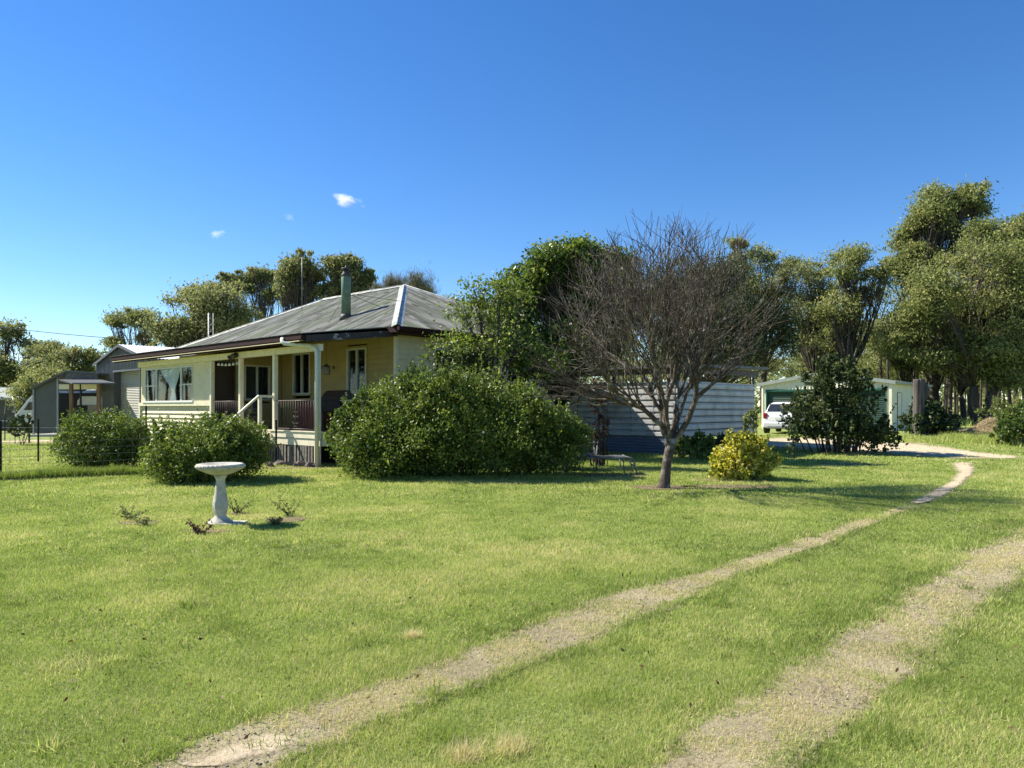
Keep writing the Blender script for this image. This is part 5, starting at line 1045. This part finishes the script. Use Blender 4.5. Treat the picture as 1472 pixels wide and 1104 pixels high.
# ------------------------------------------------------------------ old lounger
lx, ly = unp(812, 683); L0 = np.array([lx, ly]); t = thing('old_lounger', (lx, ly, 0), 'rusty old garden lounger frame with a sagging dark sling under the hedge end', 'lounger')
def LQ(a, d, z): return np.array([lx+a, ly+d+a*.02, z])
b = MB()
for d in (0, .6): b.tube([LQ(-.05, d, .02), LQ(.02, d, .38), LQ(.05, d, .45), LQ(.12, d, .49)], .016, 7)
b.build('leg', m_white, t)
b = MB()
for d in (0, .6): b.tube([LQ(1.72, d, .02), LQ(1.64, d, .34), LQ(1.58, d, .40), LQ(1.45, d, .43)], .02, 7)
b.tube([LQ(1.66, 0, .22), LQ(1.66, .6, .22)], .014, 6); b.build('leg', m_lounge, t)
b = MB(); b.tube([LQ(1.38, 0, .42), LQ(1.42, 0, .04)], .014, 6); b.tube([LQ(1.38, .6, .42), LQ(1.42, .6, .04)], .014, 6); b.build('leg', m_lounge, t)
b = MB()
for d in (0, .6): b.tube([LQ(.05, d, .40), LQ(.6, d, .405), LQ(1.1, d, .41), LQ(1.5, d, .42)], .018, 7)
for a in (.1, .7, 1.5): b.tube([LQ(a, 0, .41), LQ(a, .6, .41)], .015, 6)
b.build('frame', m_lounge, t)
b = MB()
for k in range(14): a = .12+k*.1; b.box(LQ(a+.04, .3, .425-.012*math.sin(k)), (.085, .58, .012))
b.build('sling', m_sling, t)
b = MB()
for d in (.02, .58): b.tube([LQ(.35, d, .42), LQ(.05, d, .78)], .016, 6)
for k in range(4): q = .2+k*.22; b.tube([LQ(.35-.3*q, .02, .42+.36*q), LQ(.35-.3*q, .58, .42+.36*q)], .012, 5)
b.tube([LQ(-.35, 0, .36), LQ(-.22, 0, .30), LQ(0, 0, .45), LQ(.18, 0, .62)], .014, 6); b.build('backrest', m_white, t)
# a second, darker outdoor chair frame beyond it
t = thing('broken_chair', (lx+.5, ly+1.3, 0), 'broken dark garden chair frame behind the old lounger', 'chair')
b = MB()
for a in (.25, .85):
    b.tube([LQ(a, 1.0, 0), LQ(a+.04, 1.0, .72), LQ(a+.5*(a > .5)*.2, 1.5, .74)], .014, 6); b.tube([LQ(a, 1.5, 0), LQ(a, 1.5, .74)], .014, 6)
b.tube([LQ(.25, 1.0, .72), LQ(.85, 1.0, .72)], .014, 6); b.tube([LQ(.88, .95, .02), LQ(.80, 1.0, .78)], .012, 6); b.build('frame', m_lounge, t)
b = MB(); b.box(LQ(.55, 1.25, .42), (.55, .45, .02)); b.build('seat', m_sling, t)
# metal arch behind
ax, ay = XZ(850, 20.2), 20.2; t = thing('garden_arch', (ax, ay, 0), 'thin dark metal garden arch carrying the dry vine', 'trellis')
for d in (-.25, .25):
    b = MB(); b.tube([(ax-.4, ay+d, 0), (ax-.4, ay+d, 1.7)]+[(ax-.4*math.cos(q), ay+d, 1.7+.35*math.sin(q)) for q in np.linspace(.2, math.pi-.2, 7)]+[(ax+.4, ay+d, 1.7), (ax+.4, ay+d, 0)], .014, 6); b.build('hoop', m_black, t)
b = MB()
for k in range(7):
    for sx in (-.4, .4): b.tube([(ax+sx, ay-.25, .2+k*.25), (ax+sx, ay+.25, .2+k*.25)], .009, 5)
b.build('rungs', m_black, t)

# ------------------------------------------------------------------ stones along the verandah foot
for i, (px, py, s_) in enumerate([(388, 671, .12), (402, 669, .14), (418, 670, .12), (432, 671, .15), (446, 672, .14)]):
    x, y = unp(px, py); V = []; n_, m_ = 10, 7; b = MB(); r3 = np.random.default_rng(i)
    ph = r3.random(4)*6
    for j in range(m_):
        th = math.pi*j/(m_-1)
        for k in range(n_):
            a = 2*math.pi*k/n_; rr = s_*(1+.22*math.sin(2*a+ph[0])+.15*math.sin(3*th+ph[1]+a)); V.append((x+rr*1.2*math.sin(th)*math.cos(a), y+rr*.8*math.sin(th)*math.sin(a), rr*.75*math.cos(th)+.03))
    b.add(V, [(j*n_+k, j*n_+(k+1) % n_, (j+1)*n_+(k+1) % n_, (j+1)*n_+k) for j in range(m_-1) for k in range(n_)]); o = b.build('stone', m_rock, None, origin=(x, y, 0))
    tag(o, ['leftmost stone of the row under the verandah', 'second stone from the left under the verandah', 'middle stone of the row under the verandah', 'second stone from the right under the verandah', 'rightmost stone, next to the downpipe foot'][i], 'stone', 'stones at the verandah foot')

# ------------------------------------------------------------------ fence
m_wire = M('fence_wire', (.20, .21, .20), (.14, .14, .14), rough=.5, metal=.5)
def picket(px, Y, h, label, r=.024):
    x = XZ(px, Y); b = MB(); b.box((x, Y, h/2), (r*2.2, .008, h)); b.box((x, Y-.018, h/2), (.008, .03, h)); o = b.build('star_picket', m_post, None, origin=(x, Y, 0)); tag(o, label, 'fence post', 'star pickets of the wire fences'); return o
picket(55, 21.6, 1.27, 'dark steel picket standing alone on the left lawn')
picket(221, 21.6, 1.27, 'dark steel picket before the sunroom boards')
picket(210, 22.0, 1.66, 'tall dark picket at the left corner of the sunroom boards')
picket(397, 20.9, 1.25, 'dark steel picket in front of the verandah floor band')
picket(1, 17.0, 1.3, 'dark picket at the left edge of the picture')
picket(42, 33, 1.3, 'timber stake right of the small sapling', .04); picket(7, 36, 1.3, 'thin stake in front of the dark left shed')
def mesh_fence(pa, pb, h, label, vs=.3, hs_=.16):
    pa = np.array(pa); pb = np.array(pb); L_ = np.linalg.norm(pb-pa); d = (pb-pa)/L_; b = MB()
    z = .06
    while z < h: b.tube([(*pa, z), (*((pa+pb)/2), z-.01), (*pb, z)], .0028, 4, cap=False); z += hs_
    k = 0
    while k < L_: q = pa+d*k; b.tube([(*q, .05), (*q, h-.04)], .0022, 4, cap=False); k += vs
    o = b.build('wire_fence', m_wire, None, origin=(*pa, 0)); tag(o, label, 'fence')
mesh_fence(unp(-60, 697), unp(214, 682), .98, 'fine wire mesh fence along the strip of long grass')
mesh_fence((XZ(-60, 21.7), 21.7), (XZ(221, 21.7), 21.7), 1.1, 'fine wire mesh fence between the lone picket and the house')

# ------------------------------------------------------------------ dark steel shed at the left
p0 = np.array([XZ(139, 43), 43.]); du = -U2; dv = V2
def SQ(a, d, z): p = p0+du*a+dv*d; return np.array([p[0], p[1], z])
SWd, SD, SE, SR = 7.5, 9, 4.12, 5.02
sh = thing('steel_shed', tuple(SQ(3.7, 4, 0)), 'dark grey steel shed with a pale roller door and bright zinc roof', 'shed')
stop = lambda a: SE+(SR-SE)*(1-abs(a-SWd/2)/(SWd/2)); b = MB(); ff = lambda a, d, z: SQ(a, -d, z)
for a0, a1, zb in [(0, 2.72, 0), (2.72, 6.4, 3.6), (6.4, 7.5, 0)]: vrib(b, ff, a0, a1, lambda a, zb=zb: zb, stop, .2, .035)
b.build('front_wall', m_shed, sh)
b = MB(); vrib(b, lambda a, d, z: SQ(-d, a, z), 0, SD, lambda a: 0, lambda a: SE); vrib(b, lambda a, d, z: SQ(SWd+d, a, z), 0, SD, lambda a: 0, lambda a: SE); vrib(b, lambda a, d, z: SQ(a, SD+d, z), 0, SWd, lambda a: 0, stop); b.build('side_wall', m_shed, sh)
b = MB(); z = 0
while z < 3.58:
    b.add([SQ(2.72, .36, z), SQ(6.4, .36, z), SQ(6.4, .33, z+.045), SQ(2.72, .33, z+.045)], [(0, 1, 2, 3)]); b.add([SQ(2.72, .33, z+.045), SQ(6.4, .33, z+.045), SQ(6.4, .36, z+.09), SQ(2.72, .36, z+.09)], [(0, 1, 2, 3)]); z += .09
b.build('roller_door', m_roller, sh)
def sbox(mb, a0, a1, d0, d1, z0, z1): return mb.box(SQ((a0+a1)/2, (d0+d1)/2, (z0+z1)/2), (abs(a1-a0), abs(d1-d0), z1-z0), u3, v3, z3)
b = MB(); sbox(b, 2.66, 2.74, -.05, .36, 0, 3.6); sbox(b, 6.38, 6.46, -.05, .36, 0, 3.6); sbox(b, 2.66, 6.46, -.06, .34, 3.56, 3.66); b.build('door_frame', m_shed, sh)
e = .12
for sg in (0, 1):
    a_e = -e if sg == 0 else SWd+e; ze = SE-(SR-SE)/(SWd/2)*e
    n_ = int((SD+.3)/.19); V = []
    for i in range(n_*4+1):
        dd = -.15+(SD+.3)*i/(n_*4); hh = .03 if i % 4 == 1 else 0; V.append(SQ(a_e, dd, ze+.03+hh)); V.append(SQ(SWd/2, dd, SR+.03+hh))
    np_mesh('roof', V, [(2*i, 2*i+2, 2*i+3, 2*i+1) for i in range(n_*4)], m_shedroof, sh)
b = MB(); b.prism([SQ(-e, -.16, ze-.1), SQ(-e, -.16, ze+.05), SQ(SWd/2, -.16, SR+.05), SQ(SWd/2, -.16, SR-.1)], -v3*.02); b.prism([SQ(SWd+e, -.16, ze-.1), SQ(SWd+e, -.16, ze+.05), SQ(SWd/2, -.16, SR+.05), SQ(SWd/2, -.16, SR-.1)], -v3*.02); b.build('barge_board', m_shed, sh)

# ------------------------------------------------------------------ open carport lean-to left of it
YA = 41.0
cp = thing('carport', (XZ(95, YA), YA, 0), 'grey sheeted carport with a sloping roof and timber posts', 'carport')
def A(px, py, dY=0): return np.array(W(px, py, YA+dY))
b = MB(); b.prism([A(50, 557), A(83, 542), A(83, 622), A(50, 622)], (0, .05, 0)); b.build('end_panel', m_shed, cp)
for px, y0_ in ((49, 557), (83.6, 541)): b = MB(); p = A(px, y0_); b.box((p[0], p[1]-.03, p[2]/2), (.09, .08, p[2])); b.build('steel_post', m_gal, cp)
b = MB(); b.prism([A(44, 557, -.3), A(95, 532, -.3), A(95, 535, -.3), A(44, 560, -.3)], (0, 5, 0)); b.prism([A(95, 532, -.3), A(141, 536, -.3), A(141, 539, -.3), A(95, 535, -.3)], (0, 5, 0)); b.build('roof', m_shed, cp)
b = MB(); b.prism([A(96, 536, -.2), A(140, 539, -.2), A(140, 545, -.2), A(92, 545, -.2)], (0, .06, 0)); b.build('roof_fascia', m_slat, cp)
b = MB(); b.prism([A(84, 545, -.3), A(104, 550, -2.2), A(104, 552, -2.2), A(84, 547, -.3)], (2.2, .1, 0)); b.build('porch_roof', m_shed, cp)
for px in (102.5, 142): b = MB(); p = A(px, 551, -1.6); b.box((p[0], p[1], p[2]/2), (.15, .15, p[2])); b.build('timber_post', m_timber, cp)
for px in (116,): b = MB(); p = A(px, 551, 0); b.box((p[0], p[1], p[2]/2), (.08, .08, p[2])); b.build('steel_post', m_black, cp)
b = MB(); b.box(((A(83, 0)[0]+A(142, 0)[0])/2, YA-.0, A(0, 556)[2]), (2.3, .06, .28)); b.build('header_board', m_garage, cp)
b = MB(); x0_ = A(46, 0)[0]; x1_ = A(146, 0)[0]; b.box(((x0_+x1_)/2, YA+1.5, .06), (x1_-x0_, 3.8, .12)); b.build('slab', m_slab, cp)
xa, xb = XZ(58, YA+4.6), XZ(150, YA+4.6); b = MB(); b.box(((xa+xb)/2, YA+4.6, 1.25), (xb-xa, .06, 2.5)); b.build('dark_back_wall', m_dark, cp)  # near-black: carport dimness put into its colour, widened to hide the bright horizon
# caravan inside
cx = A(113, 0)[0]; cv_ = thing('caravan', (cx, YA+2.2, .12), 'white caravan with a dark window band under the carport', 'caravan')
b = MB(); P = [(cx-1.25, YA+1.4, z) for z in ()]
b.prism([np.array((cx-1.3+a, YA+1.4, .12+z)) for a, z in ((.35, .35), (2.9, .35), (2.95, .6), (2.95, 1.9), (2.8, 2.15), (.6, 2.15), (.4, 1.9), (.3, .9))], (0, 2.0, 0)); b.build('body', m_caravan, cv_, bevel=.04)
b = MB(); b.box((cx+.25, YA+1.37, 1.38), (2.75, .03, .72)); b.build('window', m_carglass, cv_, bevel=.01)
b = MB(); b.box((cx+.2, YA+1.375, .95), (2.7, .02, .06)); b.build('stripe', m_slat, cv_)
for a in (-.3, .9):
    b = MB(); b.tube([(cx+a, YA+1.36, .45), (cx+a, YA+1.6, .45)], .32, 20); b.build('wheel', m_rubber, cv_)
# camper van whose nose shows left of the carport
vx = XZ(43, 47); t = thing('camper_van', (vx+2, 47, 0), 'white high roofed camper van with its nose showing beside the carport', 'van')
prof = [(-.35, .5), (-.45, 1.1), (-.15, 1.45), (.35, 2.1), (.8, 2.55), (1.3, 2.72), (5.2, 2.72), (5.35, 2.5), (5.35, .5)]
b = MB(); b.prism([np.array((vx+a, 46.2, z)) for a, z in prof], (0, 2.0, 0)); b.build('body', m_caravan, t, bevel=.06)
b = MB(); b.prism([np.array((vx+a, 46.17, z)) for a, z in ((.15, 1.45), (.48, 1.95), (1.0, 1.95), (1.0, 1.45))], (0, .025, 0)); b.build('side_window', m_carglass, t)
b = MB(); b.prism([np.array((vx+a, 46.25, z)) for a, z in ((-.18, 1.47), (.32, 2.1), (.29, 2.12), (-.21, 1.49))], (0, 1.9, 0)); b.build('windscreen', m_carglass, t)
for a in (.6, 4.2):
    b = MB(); b.tube([(vx+a, 46.12, .36), (vx+a, 46.4, .36)], .36, 20); b.build('wheel', m_rubber, t)
# far left shed and trampoline
t = thing('dark_shed', (XZ(8, 52), 52, 0), 'low dark green shed at the far left edge', 'shed'); x_ = XZ(8, 52)
b = MB(); b.box((x_-.6, 53.5, 1.1), (4.4, 3, 2.2)); b.build('wall', m_shed, t)
b = MB(); b.prism([np.array((x_-3, 51.6, 2.2)), np.array((x_+1.8, 51.6, 2.2)), np.array((x_+1.6, 54, 3.0)), np.array((x_-3, 54, 3.0))], (0, 0, .08)); b.build('roof', m_garroof, t)
b = MB(); b.tube([(x_-3, 51.5, 2.2), (x_+1.9, 51.5, 2.15)], .06, 6); b.tube([(x_-1, 51.4, 2.6), (x_+.6, 51.4, 2.2)], .05, 6); b.build('gutter', m_gal, t)
b = MB(); b.box((x_-1.6, 51.9, 1.2), (1.4, .06, 1.2)) ; b.build('door', m_dark, t)
x_ = XZ(14, 47.5); t = thing('trampoline', (x_, 47.5, 0), 'round trampoline with curved net poles before the far left shed', 'trampoline')
b = MB(); b.tube([(x_+1.1*math.cos(a), 47.5+1.1*math.sin(a), .75) for a in np.linspace(0, 6.283, 25)], .03, 6); b.build('ring', m_gal, t)
b = MB(); b.lathe((x_, 47.5, .74), [(1.05, 0), (1.05, .01)], 28); b.build('mat', m_sling, t)
for k in range(6):
    a = k*math.pi/3+.3; c0 = np.array([x_+1.1*math.cos(a), 47.5+1.1*math.sin(a), 0]); ce = np.array([x_+.6*math.cos(a), 47.5+.6*math.sin(a), 2.3]); b = MB(); b.tube([c0, c0+z3*1.2+np.array([.15*math.cos(a), .15*math.sin(a), 0]), c0*.6+ce*.4+z3*1.1, ce], .025, 6); b.build('pole', m_gal, t)
# power line and its pole beyond the frame
pA = np.array(W(-60, 462, 60)); pB = np.array(W(215, 490, 47)); b = MB(); b.tube([pA+(pB-pA)*k-z3*.35*4*k*(1-k)*.4 for k in np.linspace(0, 1, 14)], .022, 5); o = b.build('power_line', m_dark, None, origin=tuple(pA)); tag(o, 'black power line sagging across the sky at the left', 'cable')

# ------------------------------------------------------------------ clouds
def cloud(px, py, rx, rz, rot, label, dens):
    D = 1500; c = np.array(W(px, py, D)); b = MB(); a, h = rx/F*D, rz/F*D; n_, m_ = 20, 12; V = []
    for j in range(m_):
        th = math.pi*(j+.02)/(m_-1+.04)
        for k in range(n_): q = 2*math.pi*k/n_; V.append((math.sin(th)*math.cos(q), math.sin(th)*math.sin(q), math.cos(th)))
    V = np.array(V); me = bpy.data.meshes.new('cloud'); me.from_pydata([tuple(v) for v in V], [], [((j+1)*n_+k, (j+1)*n_+(k+1) % n_, j*n_+(k+1) % n_, j*n_+k) for j in range(m_-1) for k in range(n_)]+[tuple(range(n_)), tuple(range((m_-1)*n_, m_*n_))[::-1]])
    m = bpy.data.materials.new('cloud_vapour'); m.use_nodes = True; n = m.node_tree; n.nodes.remove(n.nodes['Principled BSDF']); out = n.nodes['Material Output']
    pv = n.nodes.new('ShaderNodeVolumePrincipled'); pv.inputs['Color'].default_value = (.98, .98, .98, 1); pv.inputs['Anisotropy'].default_value = .2
    tc = n.nodes.new('ShaderNodeTexCoord'); no = n.nodes.new('ShaderNodeTexNoise'); no.inputs['Scale'].default_value = 1.7; no.inputs['Detail'].default_value = 7; no.inputs['Roughness'].default_value = .6
    mp = n.nodes.new('ShaderNodeMapping'); mp.inputs['Location'].default_value = (px*.37, py*.11, 2); mp.inputs['Scale'].default_value = (1, .6, .8)
    n.links.new(tc.outputs['Object'], mp.inputs[0]); n.links.new(mp.outputs[0], no.inputs[0])
    ln = n.nodes.new('ShaderNodeVectorMath'); ln.operation = 'LENGTH'; n.links.new(tc.outputs['Object'], ln.inputs[0])
    s1 = n.nodes.new('ShaderNodeMath'); s1.operation = 'MULTIPLY_ADD'; s1.inputs[1].default_value = -.42; s1.inputs[2].default_value = -.22; n.links.new(ln.outputs['Value'], s1.inputs[0])
    s2 = n.nodes.new('ShaderNodeMath'); s2.operation = 'ADD'; n.links.new(no.outputs[0], s2.inputs[0]); n.links.new(s1.outputs[0], s2.inputs[1])
    mr = n.nodes.new('ShaderNodeMapRange'); mr.inputs[1].default_value = 0; mr.inputs[2].default_value = .3; mr.inputs[3].default_value = 0; mr.inputs[4].default_value = dens; n.links.new(s2.outputs[0], mr.inputs[0])
    n.links.new(mr.outputs[0], pv.inputs['Density']); n.links.new(pv.outputs[0], out.inputs['Volume'])
    me.materials.append(m); o = bpy.data.objects.new('cloud', me); link(o); o.location = c; o.scale = (a, a*.7, h); o.rotation_euler = (0, rot, 0); tag(o, label, 'cloud')
cloud(499, 288, 32, 13, R(20), 'small wispy white cloud, largest of three above the roof', .05)
cloud(311, 336, 16, 9, R(-10), 'tiny faint puff of cloud left of the larger one', .035)
cloud(417, 312, 11, 7, R(20), 'faintest speck of cloud between the two others', .02)
